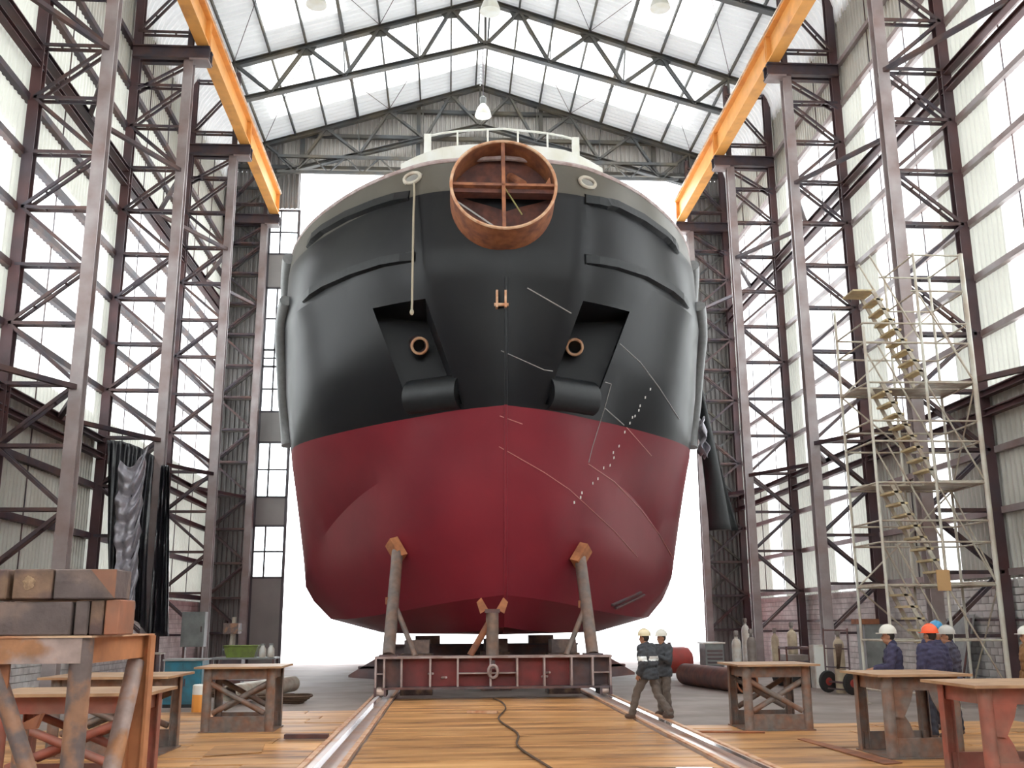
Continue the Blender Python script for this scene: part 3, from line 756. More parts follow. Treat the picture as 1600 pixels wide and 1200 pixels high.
g = G(); bk = [ringpt(2*PI*i/40, RR-.04, .78) for i in range(40)]; g.add(bk, [tuple(range(40))]); tpart(g, 'back_plate', 'rust_dark')
tpart(G().path([ringpt(PI/2, .0, .1), ringpt(-.9, .35, .25), ringpt(-1.0, .95, .3)], .022, 6), 'sling', 'sling_green')
# weld ring where the cylinder meets the plating, hawse rings
def torus_on(px, py, ra, rb, tube, mname, nm, lift=.02, rot=0.):
    p, nn = hp(px, py, lift); e1 = V(1, 0, 0)-nn*nn.x; e1.normalize(); e2 = nn.cross(e1); g = G()
    e1, e2 = e1*math.cos(rot)+e2*math.sin(rot), e2*math.cos(rot)-e1*math.sin(rot)
    g.path([p+e1*(ra*math.cos(2*PI*i/28))+e2*(rb*math.sin(2*PI*i/28)) for i in range(28)], tube, 8, closed=True)
    return g.build(nm, mname, ship, smooth=True), p, nn, e1, e2
for px, py, rot in ((645, 279, -.25), (917, 286, .25)):
    o, p, nn, e1, e2 = torus_on(px, py, .30, .17, .055, 'galv', 'fairlead_ring', .03, rot)
# fender rails on the bow flare
def strip(pix, w, h, mname, nm, lift=.05, n=8):
    pts = []
    for a, b in zip(pix, pix[1:]):
        for k in range(n):
            q = (a[0]+(b[0]-a[0])*k/n, a[1]+(b[1]-a[1])*k/n); r = hp(*q)
            if r[0] is not None: pts.append(r)
    g = G(); o = None; m = len(pts)
    for i, (p, nn) in enumerate(pts):
        d = (pts[min(m-1, i+1)][0]-pts[max(0, i-1)][0]).normalized(); sd = d.cross(nn).normalized()
        f = 1.0 if 2 < i < m-3 else .35+.2*min(i, m-1-i)
        for (a, b) in ((-1, -.3), (-.7, 1), (.7, 1), (1, -.3)): g.v.append(tuple(p+sd*(a*h/2)+nn*(w*b*f)))
    for i in range(m-1):
        for k in range(4):
            k2 = (k+1) % 4; g.f.append((i*4+k, i*4+k2, (i+1)*4+k2, (i+1)*4+k))
    g.f.append((0,1,2,3)); g.f.append(tuple((m-1)*4+k for k in (3,2,1,0)))
    return g.build(nm, mname, ship, fix=True)
strip([(914, 311), (960, 322), (1000, 342), (1035, 367), (1062, 394)], .17, .34, 'fender_black', 'fender_rail')
strip([(914, 405), (960, 413), (1005, 428), (1045, 451), (1078, 480)], .17, .34, 'fender_black', 'fender_rail')
strip([(648, 401), (600, 409), (552, 425), (510, 444), (470, 470)], .17, .34, 'fender_black', 'fender_rail')
strip([(640, 305), (590, 320), (545, 338), (508, 359), (478, 385)], .17, .34, 'fender_black', 'fender_rail')
# half-round side fenders
for s in (1, -1):
    for zs in ([(33.3, 12.75), (34.2, 12.2), (35.0, 11.4), (35.6, 10.5), (36.0, 9.6), (36.2, 8.8), (36.1, 8.2)], [(34.6, 14.75), (35.4, 14.4), (36.2, 13.8), (36.9, 13.1), (37.3, 12.4)]):
        pts = [V(s*7.5, y, z) for y, z in zs]
        out = []
        for p in catmull(pts, 5):
            loc, nn, i, dd = bvh.ray_cast(V(s*20, p.y, p.z), V(-s, 0, 0)); out.append(loc+V(s*.1, 0, 0))
        G().path(out, .24, 12).build('side_fender', 'fender_pipe', ship, smooth=True)
# anchor pockets
for pi_, pl in enumerate(POCK):
    s = 1 if pi_ == 0 else -1
    fr_ = [hx(x, z)[0] for x, z in pl]
    dense = []
    for a, b in zip(pl, pl[1:]+pl[:1]):
        for k in range(8): dense.append((a[0]+(b[0]-a[0])*k/8, a[1]+(b[1]-a[1])*k/8))
    front = [hx(x, z)[0] for x, z in dense]
    yb = max(p.y for p in front)+.55
    back = [V(p.x, yb, p.z) for p in front]; k = len(front)
    g = G(); g.add(front+back, [(i, (i+1) % k, k+(i+1) % k, k+i) for i in range(k)]+[tuple(k+i for i in range(k))])
    pocket = g.build('anchor_pocket', 'glossy_black', ship)
    # rounded bolster at the foot of the pocket
    lo_ = sorted(range(4), key=lambda i: fr_[i].z)[:2]; a, b = fr_[lo_[0]], fr_[lo_[1]]
    a = a+V(0, .1, .28); b = b+V(0, .1, .28); ax_ = (b-a).normalized(); g = G()
    up_ = V(0, 0, 1)-ax_*ax_.z; up_.normalize(); fo = ax_.cross(up_); fo = -fo if fo.y > 0 else fo
    N_ = 12; ring0 = []; ring1 = []
    for i in range(N_+1):
        t = -PI*.55+PI*1.05*i/N_; off_ = fo*(.42*math.cos(t))+up_*(.52*math.sin(t)+.1)
        ring0.append(a+off_); ring1.append(b+off_)
    ring0.append(a+V(0, .8, .7)); ring1.append(b+V(0, .8, .7))
    kk = len(ring0); g.add(ring0+ring1, [(i, i+1, kk+i+1, kk+i) for i in range(kk-1)]+[tuple(range(kk)), tuple(reversed(range(kk, 2*kk)))])
    o = g.build('bolster', 'fender_pipe' if False else 'fender_black', ship, smooth=True, sharp=50)
    # hawse pipe
    px, py = (898, 542) if s > 0 else (655, 540)
    d = (c_fw+c_r*((px-800)/F_PX)+c_u*((600-py)/F_PX)); t = (yb-.45)/d.y; hp0 = CAM+d*t
    axis = V(s*-.15, -1, -.35).normalized(); e1 = axis.orthogonal().normalized(); e2 = axis.cross(e1)
    g = G(); ring = lambda r, q: [hp0+axis*q+e1*(r*math.cos(2*PI*i/24))+e2*(r*math.sin(2*PI*i/24)) for i in range(24)]
    A = ring(.27, -.6)+ring(.27, .12)+ring(.20, .12)+ring(.20, -.5)
    g.add(A, [(a_*24+i, a_*24+(i+1) % 24, (a_+1)*24+(i+1) % 24, (a_+1)*24+i) for a_ in range(3) for i in range(24)])
    hw = g.build('hawse_pipe', 'beam_dark', ship, smooth=True)
    g = G(); g.path(ring(.235, .13), .045, 8, closed=True); o = g.build('hawse_rim', 'rust_light', None, smooth=True); o.parent = hw; o.location = -ship.location
    g = G(); g.add(ring(.20, -.4), [tuple(range(24))]); o = g.build('pipe_end', 'glossy_black', None); o.parent = hw; o.location = -ship.location
# towing eye under the cylinder
p, nn = hp(783, 466); g = G()
g.bar(p+V(-.12, -.02, .2), p+V(-.12, -.02, -.3), .06, .25, (0, 1, 0)); g.bar(p+V(.12, -.02, .2), p+V(.12, -.02, -.3), .06, .25, (0, 1, 0)); g.tube(p+V(-.2, -.1, -.22), p+V(.2, -.1, -.22), .05, n=8)
g.build('towing_eye', 'rust_light', ship)
# weld seams along the plates
def seam(pix, m, r=.018):
    pts = []
    for a, b in zip(pix, pix[1:]):
        for k in range(10):
            q = hp(a[0]+(b[0]-a[0])*k/10, a[1]+(b[1]-a[1])*k/10, .004)
            if q[0] is not None: pts.append(q[0])
    G().path(pts, r, 5).build('weld_seam', m, ship)
seam([(824, 450), (900, 494)], 'weld'); seam([(783, 548), (850, 578), (865, 580)], 'weld', .014)
seam([(968, 537), (1000, 566), (1030, 606), (1064, 660)], 'weld'); seam([(945, 597), (955, 600), (945, 636), (925, 700), (919, 725)], 'weld', .014)
seam([(945, 638), (978, 667)], 'weld'); seam([(979, 668), (1022, 717)], 'weld_red', .014); seam([(781, 650), (820, 664)], 'weld_red', .014)
seam([(780, 698), (850, 738), (890, 765), (960, 830), (1000, 875)], 'weld_red', .013)
seam([(919, 725), (960, 753), (1000, 795), (1030, 835), (1056, 880)], 'weld_red', .016)
# draught marks
for i, (x, y) in enumerate([(1016, 608), (1008, 621), (1000, 634), (998, 641), (992, 650), (988, 652), (984, 661), (976, 675), (967, 697), (958, 707), (959, 715), (953, 727), (943, 731), (934, 748), (926, 755), (909, 770), (907, 777), (897, 785)]):
    p, nn = hp(x, y, .004); e1 = V(1, 0, 0)-nn*nn.x; e1.normalize(); e2 = nn.cross(e1)
    g = G(); g.prism([p-e1*.03-e2*.04, p+e1*.03-e2*.04, p+e1*.03+e2*.04, p-e1*.03+e2*.04], nn*.006); g.build('draught_mark', 'mark_white', ship)
# thruster grille low on the bow
g = G()
for (a, b) in (((955, 945), (1000, 925)), ((960, 950), (1005, 929))):
    p, nn = hp(*a, .02); q, n2 = hp(*b, .02); g.bar(p, q, .06, .12, nn)
g.build('bilge_strake', 'beam_dark', ship)

# rope hanging from the fairlead
pts = [hp(648, 287, .03)[0], hp(651, 305, .12)[0]]; p = pts[-1]
pts += [V(p.x-.01, p.y-.02, p.z-k*.6) for k in range(1, 7)]
e = pts[-1]; g = G(); g.path(pts, .032, 6); g.ell(e, (.06, .06, .09), 8, 6)
tag(g.build('rope', 'rope'), 'pale rope hanging down the black bow from the fairlead', 'rope')

# ------------------------------------------------------------------ launch cradle under the bow
YB = 27.75
cr = thing('launch_cradle', 'dark red steel cradle beam with props under the bow, on the launch tracks', 'cradle', (TX, YB, 0))
x0, x1 = -3.45, 2.80
G().box((x0, YB-.4, 1.06), (x1, YB+.4, 1.11)).build('top_flange', 'beam_edge', cr)
G().box((x0+.2, YB-.4, .28), (x1-.05, YB+.4, .34)).build('bottom_flange', 'beam_dark', cr)
xs = [x0+.03, -3.2, -2.75, -2.0, -1.28, -.42, .28, 1.0, 1.72, 2.28, 2.75]
for a, b in zip(xs, xs[1:]):
    G().box((a, YB-.06, .34), (b, YB+.06, 1.06)).build('web_panel', 'beam_red' if -2.8 < a and b < 1.8 else 'beam_dark', cr)
for x in xs: G().box((x-.025, YB-.38, .34), (x+.025, YB+.38, 1.06)).build('stiffener', 'beam_edge', cr)
for (a, b) in ((-1.28, .28), (x0, -3.2), (2.28, 2.75)): G().box((a, YB-.36, .66), (b, YB-.06, .69)).build('mid_rib', 'beam_edge', cr)
for x in (TL-.02, TR+.02):
    for dx in (-.13, .13): G().box((x+dx-.03, YB-.45, .115), (x+dx+.03, YB+.45, .34)).build('wheel_box', 'beam_dark', cr)
    g = G(); g.tube((x-.1, YB-.2, .23), (x+.1, YB-.2, .23), .115, n=16); g.tube((x-.1, YB+.25, .23), (x+.1, YB+.25, .23), .115, n=16); g.build('wheel', 'track_steel', cr)
G().box((x0-.5, YB+.5, .78), (x0, YB+.9, .84)).build('side_step', 'beam_dark', cr); G().box((x1, YB+.5, .78), (x1+.5, YB+.9, .84)).build('side_step', 'beam_dark', cr)
g = G(); g.path([V(-.36+.12*math.cos(t), YB-.42, .72+.16*math.sin(t)) for t in [2*PI*i/16 for i in range(16)]], .04, 8, closed=True); sh = g.build('shackle', 'beam_edge', cr, smooth=True)
G().box((-.41, YB-.44, .8), (-.31, YB-.38, 1.0)).build('pad_eye', 'beam_dark', cr)
for i, x in enumerate((-2.05, .95, 1.02, -1.7)): 
    g = G(); g.tube((x, YB-.1, .66-.1*(i % 2)), (x+.12, YB-.35, .68-.1*(i % 2)), .03, n=8); g.build('bolt_stub', 'beam_edge', cr)
# props with timber heads
def prop(base, top, hd, nm='prop_tube'):
    p = G().tube(base, top, .17, n=16).build(nm, 'pipe_prop', cr, smooth=True)
    return p
for s, bx, q in ((-1, -3.12, (624, 853)), (1, 2.35, (903, 862))):
    t, nn = hp(*q, .05); b = V(bx, YB+.1, 1.11)
    d = (t-b).normalized(); t2 = t-d*.2
    prop(b, t2, None)
    e = V(1, 0, 0)-nn*nn.x; e.normalize(); w_ = nn.cross(e).normalized()
    sl = V(-s*.6, 0, -.45); sl = (sl-nn*sl.dot(nn)).normalized(); tr = nn.cross(sl).normalized()
    g = G(); c = t+nn*.12
    g.add([c+sl*a_+tr*b_+nn*c_ for a_ in (-.22, .42) for b_ in (-.2, .2) for c_ in (-.14, .14)], [(0,1,3,2), (6,7,5,4), (0,4,5,1), (2,3,7,6), (0,2,6,4), (1,5,7,3)])
    g.build('prop_head', 'rust_bright', cr)
    m_ = b.lerp(t2, .5); G().tube(m_, (bx-s*.72, YB+.1, 1.1), .075, n=10).build('prop_strut', 'pipe_prop', cr, smooth=True)
    g = G(); g.box((bx-.24, YB-.2, 1.11), (bx+.24, YB+.4, 1.15)); g.build('prop_foot', 'beam_dark', cr)
    g = G(); g.box((m_.x-.22, m_.y-.03, m_.z-.1), (m_.x+.05, m_.y+.03, m_.z+.1)); g.build('lug', 'rust', cr)
ct = hx(-.2, 2.5, 0)[0]; cb = V(-.36, YB, 1.11); ctop = V(-.36, ct.y-.2, 2.3)
prop(cb, V(-.36, YB+.02, 2.25), None)
G().tube((-.36, YB+.02, 2.1), (-.95, YB, 1.12), .09, n=10).build('prop_strut', 'rust', cr, smooth=True)
g = G(); g.box((-.56, YB-.15, 2.22), (-.16, YB+.2, 2.32)); g.build('saddle', 'beam_dark', cr)
for s in (-1, 1):
    G().prism([(-.36+s*.12, YB-.12, 2.32), (-.36+s*.32, YB-.12, 2.2), (-.36+s*.42, YB-.12, 2.5), (-.36+s*.3, YB-.12, 2.62)], (0, .3, 0)).build('saddle_horn', 'rust_bright', cr)
# keel blocks and cribbing further aft under the hull
for i, (x, y) in enumerate(((-2.42, 29.9), (1.75, 29.9), (-.1, 31.6))):
    t = thing('keel_block_stack', ['stack of timber keel blocks just inside the blue-grey end of the cradle', 'stack of timber keel blocks behind the prop nearest the walking man'][i] if i < 2 else 'stack of timber keel blocks on the hull centreline behind the middle prop', 'keel blocks', (x, y, 0), group='keel blocks under the hull')
    bot = bvh.ray_cast(V(x, y, -.5), V(0, 0, 1))[0]; top = min(1.5, (bot.z if bot else 1.8)-.06); k = 4
    for j in range(k):
        h0 = top*j/k; h1 = top*(j+1)/k-.01; dx = (.45, .35)[j % 2]
        G().box((x-dx, y-.5, h0), (x+dx, y+.5, h1)).build('timber', 'timber_grey' if j % 2 else 'timber_end', t)
# second cradle beam deeper in
t = thing('rear_cradle_beam', 'dark cradle beam deep under the hull between the keel blocks', 'cradle', (0, 34, 0))
G().ibeam((-3.3, 34, .9), (2.7, 34, .9), .6, .8, .05, .05).build('beam', 'beam_dark', t)
for x in (TL, TR): G().box((x-.2, 33.6, .115), (x+.2, 34.4, .5)).build('wheel_box', 'beam_dark', t)
for x in (-2.2, 1.5): G().box((x-.4, 33.75, 1.3), (x+.4, 34.25, 1.56)).build('timber', 'timber_grey', t)
for s, x in ((-1, x0), (1, x1)):
    G().prism([(x, YB+.5, .5), (x, YB+.5, 1.06), (x+s*.75, YB+.5, .62), (x+s*.75, YB+.5, .56)], (0, .5, 0)).build('side_wing', 'beam_dark', cr)
# black sheet hanging off the ship's side
def drape(fn, nu, nv, m, name, label, cat, parent=None, th=.012):
    g = G()
    for j in range(nv+1):
        for i in range(nu+1): g.v.append(tuple(fn(i/nu, j/nv)))
    for j in range(nv):
        for i in range(nu): a = j*(nu+1)+i; g.f.append((a, a+1, a+nu+2, a+nu+1))
    o = g.build(name, m, parent, smooth=True, sharp=80)
    md = o.modifiers.new('thickness', 'SOLIDIFY'); md.thickness = th
    if label: tag(o, label, cat)
    return o
def f_sheet(u_, v_):
    z = 12.6-7.4*v_; w = .15+.95*v_; x = 7.85+(.05+.1*v_)+u_*w+.08*math.sin(9*u_+3*v_)*v_; y = 38.0-1.6*v_+.25*math.sin(7*u_+2*v_)
    return (x, y, z)
drape(f_sheet, 24, 30, 'cloth_black', 'hanging_sheet', 'long black sheet hanging down beside the hull at the doorway', 'sheet')
def f_crump(u_, v_):
    return (7.72+.28*u_+.08*math.sin(13*v_+5*u_), 36.3+.25*math.sin(8*u_+3*v_), 9.3-1.4*v_+.1*math.sin(11*u_))
drape(f_crump, 14, 18, 'tarp_silver', 'crumpled_film', 'crumpled shiny film hanging at the waterline beside the black sheet', 'plastic film')
# black tarpaulin on the second lattice column
def f_tarp(u_, v_):
    x = -13.1+1.62*u_; top = 8.05-.55*u_*u_; bot = 2.9-1.2*u_ if u_ > .35 else 3.4-2.3*u_
    sway = .22*math.sin(u_*16+2.2*v_)*(.3+.7*v_)+.10*math.sin(u_*37+6*v_)
    return (x*(1-.02*v_)+.25*v_*(1-u_)*.6, 34.3+sway*.6-.35*math.sin(PI*v_)*u_, top+(bot-top)*v_)
drape(f_tarp, 70, 40, 'tarp_black', 'black_tarpaulin', 'black plastic tarpaulin hung on the lattice column behind the timber stack', 'tarpaulin')
def f_tarp2(u_, v_):
    z = 7.3-5.4*v_; wd = .85-.35*v_+.1*math.sin(5*v_); x = -11.75-wd*(1-u_)+.1
    sag = v_*34+6*(u_-.5)**2*2.2+1.2*math.sin(5*u_); return (x+.012*math.sin(v_*50+u_*8), 33.9+.09*math.sin(sag)+.05*math.sin(2.3*sag+7*u_)+.05*math.sin(u_*14+v_*9), z+.35*(u_-.5)*math.sin(PI*v_)-.45*math.sin(PI*u_)*(1-v_)**2+.5*u_*(1-v_)-.25*(1-u_)*v_)
drape(f_tarp2, 50, 140, 'tarp_silver', 'silver_film', 'shiny crumpled plastic film sagging in front of the black tarpaulin', 'plastic film')
def f_tarp3(u_, v_):
    return (-11.25+.55*u_*(.4+.8*v_)+.06*math.sin(u_*20+v_*4), 34.4+.12*math.sin(u_*23+v_*3), 7.2-5.6*v_)
drape(f_tarp3, 30, 30, 'tarp_black', 'tarpaulin_end', 'narrow end of black tarpaulin tied on the door side of the same column', 'tarpaulin')

# ------------------------------------------------------------------ steel trestle tables
def table(lab, loc, rz, w, d, h, legm='table_steel', topm='table_top', apron=.2, r=.085, over=.22, brace=True, gus=True, group='steel work tables'):
    """loc = middle of the table on the floor; w x d = leg spread, local x to the side"""
    t = thing('work_table', lab, 'table', (loc[0], loc[1], 0), rz, group)
    z0 = .045
    B = lambda g, n, m, **k: g.build(n, m, t, world=False, **k)
    g = G(); g.box((-w/2-over, -d/2-over, h-.035), (w/2+over, d/2+over, h)); B(g, 'table_top', topm)
    for s in (-1, 1):
        g = G(); g.box((-w/2, s*d/2-.02, h-.035-apron), (w/2, s*d/2+.02, h-.035)); B(g, 'apron', legm)
        g = G(); g.box((s*w/2-.02, -d/2, h-.035-apron), (s*w/2+.02, d/2, h-.035)); B(g, 'apron', legm)
        g = G(); g.box((-w/2, s*d/2-.03, z0), (w/2, s*d/2+.03, z0+.26)); B(g, 'foot_rail', legm)
    for sx in (-1, 1):
        for sy in (-1, 1):
            g = G(); x, y = sx*w/2, sy*d/2
            if sy < 0: g.tube((x, y, z0), (x, y, h-.03), r, n=14); B(g, 'leg', legm, smooth=True)
            else: g.ibeam((x, y, z0), (x, y, h-.03), .14, .14, .015, .012); B(g, 'leg', legm)
    if brace:
        for sy in (-1, 1):
            g = G(); g.tube((-w/2+.05, sy*d/2, h-.3), (w/2-.1, sy*d/2, .36), .05, n=10); B(g, 'brace', legm, smooth=True)
            g = G(); g.tube((w/2-.05, sy*d/2+.06, h-.3), (-w/2+.1, sy*d/2+.06, .36), .05, n=10); B(g, 'brace', legm, smooth=True)
    if gus:
        for sx in (-1, 1):
            g = G(); g.prism([(sx*(w/2-.08), -d/2-.03, h-.22), (sx*(w/2-.38), -d/2-.03, h-.22), (sx*(w/2-.33), -d/2-.03, h-.38), (sx*(w/2-.2), -d/2-.03, h-.62), (sx*(w/2-.08), -d/2-.03, h-.6)], (0, .02, 0)); B(g, 'gusset', legm)
        g = G(); g.prism([(-w/2+.08, -d/2, .3), (-w/2+.36, -d/2, .3), (-w/2+.3, -d/2, .5), (-w/2+.2, -d/2, .66), (-w/2+.08, -d/2, .66)], (0, .02, 0)); B(g, 'gusset', legm)
    g = G(); g.box((-w/2-.1, -d/2-.1, .002), (w/2+.1, d/2+.1, z0)); B(g, 'base_skid', legm)
    return t
table('rusty steel work table with crossed braces beside the steel pipe, facing the cradle', (-5.42, 20.3), 0, 1.16, 1.0, 1.2, gus=False)
table('steel work table with crossed braces near the walking man and brown pipe', (4.5, 19.45), 0, 1.10, 1.0, 1.19, gus=False)
table('grey-brown steel work table in front of the helmeted workers', (5.35, 15.45), 0, .98, 1.0, 1.2, brace=False)
table('red-brown steel work table cut by the frame edge, nearest the helmeted workers', (5.75, 12.85), 0, 1.6, 1.0, 1.2, legm='table_red', brace=False)
table('low steel work table with red pipe legs behind the timber-laden trestle', (-5.98, 13.05), 0, 1.5, .9, 1.2, legm='table_red', brace=True, gus=False)
table('steel work table half hidden behind the red-legged table', (-6.75, 17.0), 0, 1.5, 1.2, 1.2, brace=True, gus=False)

# the tall trestle in front with timbers on it
tt = thing('tall_trestle', 'tall rusty pipe-legged steel trestle loaded with squared timbers', 'trestle', (-4.9, 7.2, 0))
X1, Y0, X0, Y1, ZT_ = -3.80, 6.6, -6.2, 7.85, 1.905
G().box((X0, Y0-.06, ZT_-.012), (X1+.06, Y1+.06, ZT_)).build('table_top', 'rust_light', tt)
G().box((X0, Y0-.05, ZT_-.165), (X1, Y0-.02, ZT_-.012)).build('apron', 'heavy_steel', tt)
G().box((X1-.02, Y0, ZT_-.17), (X1+.01, Y1, ZT_-.012)).build('apron', 'rust_bright', tt)
G().box((X0, Y1+.02, ZT_-.165), (X1, Y1+.05, ZT_-.012)).build('apron', 'rust', tt)
for x in (X1-.02, X0+.1):
    G().tube((x, Y0+.02, 0.0), (x, Y0+.02, ZT_-.012), .068, n=18).build('leg', 'heavy_brown', tt, smooth=True)
    G().ibeam((x+.02, Y1, 0.0), (x+.02, Y1, ZT_-.012), .12, .14, .02, .02).build('leg', 'rust_bright', tt)
G().tube((X1-.04, Y1-.02, ZT_-.2), (X1-.04, Y0+.35, .06), .062, n=14).build('brace', 'heavy_steel', tt, smooth=True)
G().tube((X1-.55, Y0+.03, ZT_-.17), (X1-.12, Y0+.03, .75), .052, n=14).build('brace', 'heavy_brown', tt, smooth=True)
G().tube((X0+.4, Y0+.03, ZT_-.17), (X0+.1, Y0+.03, .75), .052, n=14).build('brace', 'heavy_brown', tt, smooth=True)
G().box((X1-.75, Y0, ZT_-.40), (X1-.44, Y0+.02, ZT_-.165)).build('gusset', 'rust', tt)
G().box((X1-.06, Y0, .12), (X1, Y1, .3)).build('foot_rail', 'rust', tt)
G().box((X0, Y0, .12), (X1, Y0+.05, .3)).build('foot_rail', 'heavy_steel', tt)
def timber(lab, a, b, m, end=None):
    g = G(); g.box(a, b); me_ = g.mesh('timber', m)
    bm = bmesh.new(); bm.from_mesh(me_); bmesh.ops.bevel(bm, geom=list(bm.edges), offset=.008, segments=1, affect='EDGES'); bm.to_mesh(me_); bm.free()
    return tag(put('timber', me_), lab, 'timber', 'timbers stacked on the tall trestle')
zz = ZT_+.002
timber('long weathered grey timber lying across the tall trestle', (-5.9, Y0+.0, zz), (-3.90, Y0+.30, zz+.205), 'timber_grey')
timber('short brown timber standing second from the tarpaulin end of the trestle', (-3.79, Y0+.02, zz), (-3.71, Y0+.55, zz+.215), 'timber_end')
timber('narrow brown timber beside the long grey timber on the trestle', (-3.885, Y0+.02, zz), (-3.80, Y0+.5, zz+.21), 'timber_grey')
timber('reddish short timber at the tarpaulin end of the trestle top', (-3.70, Y0+.02, zz), (-3.61, Y0+.34, zz+.218), 'timber_red')
z2 = zz+.222
tb = timber('square timber with a pale split heart showing in its end', (-4.265, Y0-.02, z2), (-4.03, Y0+1.2, z2+.185), 'timber_end')
g = G(); c = V(-4.165, Y0-.024, z2+.10); g.add([c+V(.036*math.cos(t)*(1+.12*math.sin(5*t)+.1*math.sin(9*t)), 0, .042*math.sin(t)*(1+.12*math.cos(3*t)+.08*math.sin(11*t))) for t in [2*PI*i/26 for i in range(26)]]+[c+V(0, -.004, 0)], [(i, (i+1) % 26, 26) for i in range(26)])
o = g.build('heartwood', 'timber_heart'); o.parent = tb
timber('dark squared timber at the picture edge on top of the stack', (-4.52, Y0-.02, z2), (-4.30, Y0+1.2, z2+.185), 'timber_end')
th = timber('large squared timber with a red-stained corner on top of the stack', (-4.022, Y0+.0, z2), (-3.645, Y0+.32, z2+.185), 'timber_grey')
g = G(); g.prism([(-3.642, Y0-.006, z2+.004), (-3.642, Y0-.006, z2+.182), (-3.80, Y0-.006, z2+.182)], (0, .01, 0)); o = g.build('stained_corner', 'timber_red'); o.parent = th

# ------------------------------------------------------------------ scaffold stair tower
sc = thing('scaffold_stair_tower', 'pale steel scaffold tower with zigzag wooden stairs beside the wall', 'scaffold', (9.9, 24, 0))
SX0, SX1, SY0, SY1 = 8.6, 11.28, 23.2, 24.9; SM = 10.05
for (x, y, top, r) in ((SX1, SY0, 10.95, .06), (SX1, SY1, 10.95, .035), (SX0, SY0, 9.0, .035), (SX0, SY1, 9.9, .035), (SM, SY0, 10.95, .035), (SM, SY1, 10.95, .035)):
    G().tube((x, y, .02), (x, y, top), r, n=10).build('standard', 'galv_pole', sc, smooth=True)
    G().box((x-.08, y-.08, 0), (x+.08, y+.08, .02)).build('foot_plate', 'galv', sc)
lev = [.35, 2.75, 5.15, 7.6]
for z in lev+[1.5, 3.75, 4.25, 6.15, 6.65, 8.6, 9.1]:
    for y in (SY0, SY1): G().tube((SX0, y, z), (SX1, y, z), .024, n=6).build('ledger', 'galv', sc)
    for x in (SX0, SX1): G().tube((x, SY0, z), (x, SY1, z), .024, n=6).build('transom', 'galv', sc)
for z in (9.95, 10.9):
    for y in (SY0, SY1): G().tube((SM-.15, y, z), (SX1, y, z), .024, n=6).build('guard_rail', 'galv', sc)
    for x in (SM, SX1): G().tube((x, SY0, z), (x, SY1, z), .024, n=6).build('guard_rail', 'galv', sc)
for i, (za, zb) in enumerate(zip(lev, lev[1:]+[9.95])):
    a, b = (SX0, SX1) if i % 2 else (SX1, SX0)
    G().tube((a, SY1, za), (b, SY1, zb), .022, n=6).build('diagonal', 'galv', sc)
    G().tube((SX1, SY0, za), (SM, SY0, zb), .022, n=6).build('diagonal', 'galv', sc)
    G().tube((SX1, SY0 if i % 2 else SY1, za), (SX1, SY1 if i % 2 else SY0, zb), .022, n=6).build('diagonal', 'galv', sc)
for z in lev[1:]:
    for k in range(4):
        y = 24.05+k*.21; G().box((SX0+.05, y, z+.03), (SX1+.05, y+.2, z+.07)).build('deck_board', 'galv', sc)
    for k in range(3):
        y = SY0+.05+k*.24; G().box((SM+.05, y, z+.03), (SX1+.05, y+.22, z+.07)).build('deck_board', 'galv', sc)
for k in range(3):
    G().box((SX0-.15, SY0+.05+k*.24, 9.95), (SX0+.42, SY0+.27+k*.24, 9.99)).build('deck_board', 'step_wood', sc)
for i, z in enumerate(lev):
    zt = (lev+[9.95])[i+1]; xa_, xb2 = SM+.05, SX0+.35
    for y in (SY0+.06, SY0+.74):
        G().bar((xa_, y, z+.05), (xb2, y, zt+.02), .04, .09).build('stringer', 'galv', sc)
        G().tube((xa_, y, z+1.0), (xb2, y, zt+.95), .022, n=6).build('handrail', 'galv', sc)
        G().tube((xa_, y, z+.05), (xa_, y, z+1.0), .022, n=6).build('rail_post', 'galv', sc)
    for k in range(1, 9):
        u_ = k/9; x = xa_+(xb2-xa_)*u_; zc = z+.05+(zt-z)*u_
        G().box((x-.12, SY0+.04, zc-.025), (x+.12, SY0+.76, zc+.025)).build('step', 'step_wood', sc)
g = G(); g.box((9.8, SY0-.05, 2.62), (10.12, SY0-.03, 3.1)); g.build('ply_panel', 'ply', sc)

# ------------------------------------------------------------------ people
def fuse(g, voxel, mname, name, smooth_it=4):
    me_ = g.mesh(name, mname); ob = bpy.data.objects.new(name, me_); COL.objects.link(ob)
    r = ob.modifiers.new('r', 'REMESH'); r.mode = 'VOXEL'; r.voxel_size = voxel
    s = ob.modifiers.new('s', 'SMOOTH'); s.factor = .5; s.iterations = smooth_it
    dg = bpy.context.evaluated_depsgraph_get(); new = bpy.data.meshes.new_from_object(ob.evaluated_get(dg))
    bpy.data.objects.remove(ob); bpy.data.meshes.remove(me_)
    if not new.materials: new.materials.append(MATS[mname])
    new.polygons.foreach_set('use_smooth', [True]*len(new.polygons)); new.name = name
    return new
def hand(g, w, d, side, k=1.0):
    """palm, four curled fingers of different lengths, thumb leaving the side of the palm"""
    d = V(d).normalized(); sd = V(side)-d*V(side).dot(d); sd.normalize(); n = d.cross(sd)
    c = V(w)+d*.05*k
    M = Matrix((sd, n, d)).transposed(); g.ell(c, (.04*k, .02*k, .055*k), 10, 7, M)
    for i, (o_, l) in enumerate(((-.03, .062), (-.01, .075), (.01, .070), (.029, .055))):
        a = c+d*.045*k+sd*(o_*k); b = a+(d*.8+n*.35)*(l*.55*k); e = b+(d*.35+n*.9)*(l*.5*k)
        g.cap(a, b, .0105*k, .0095*k, 8); g.cap(b, e, .0095*k, .008*k, 8)
    a = c-sd*.032*k-d*.01*k; b = a+(d*.6-sd*.55+n*.3)*(.045*k); e = b+(d*.8+n*.5)*(.03*k); g.cap(a, b, .0125*k, .011*k, 8); g.cap(b, e, .011*k, .009*k, 8)
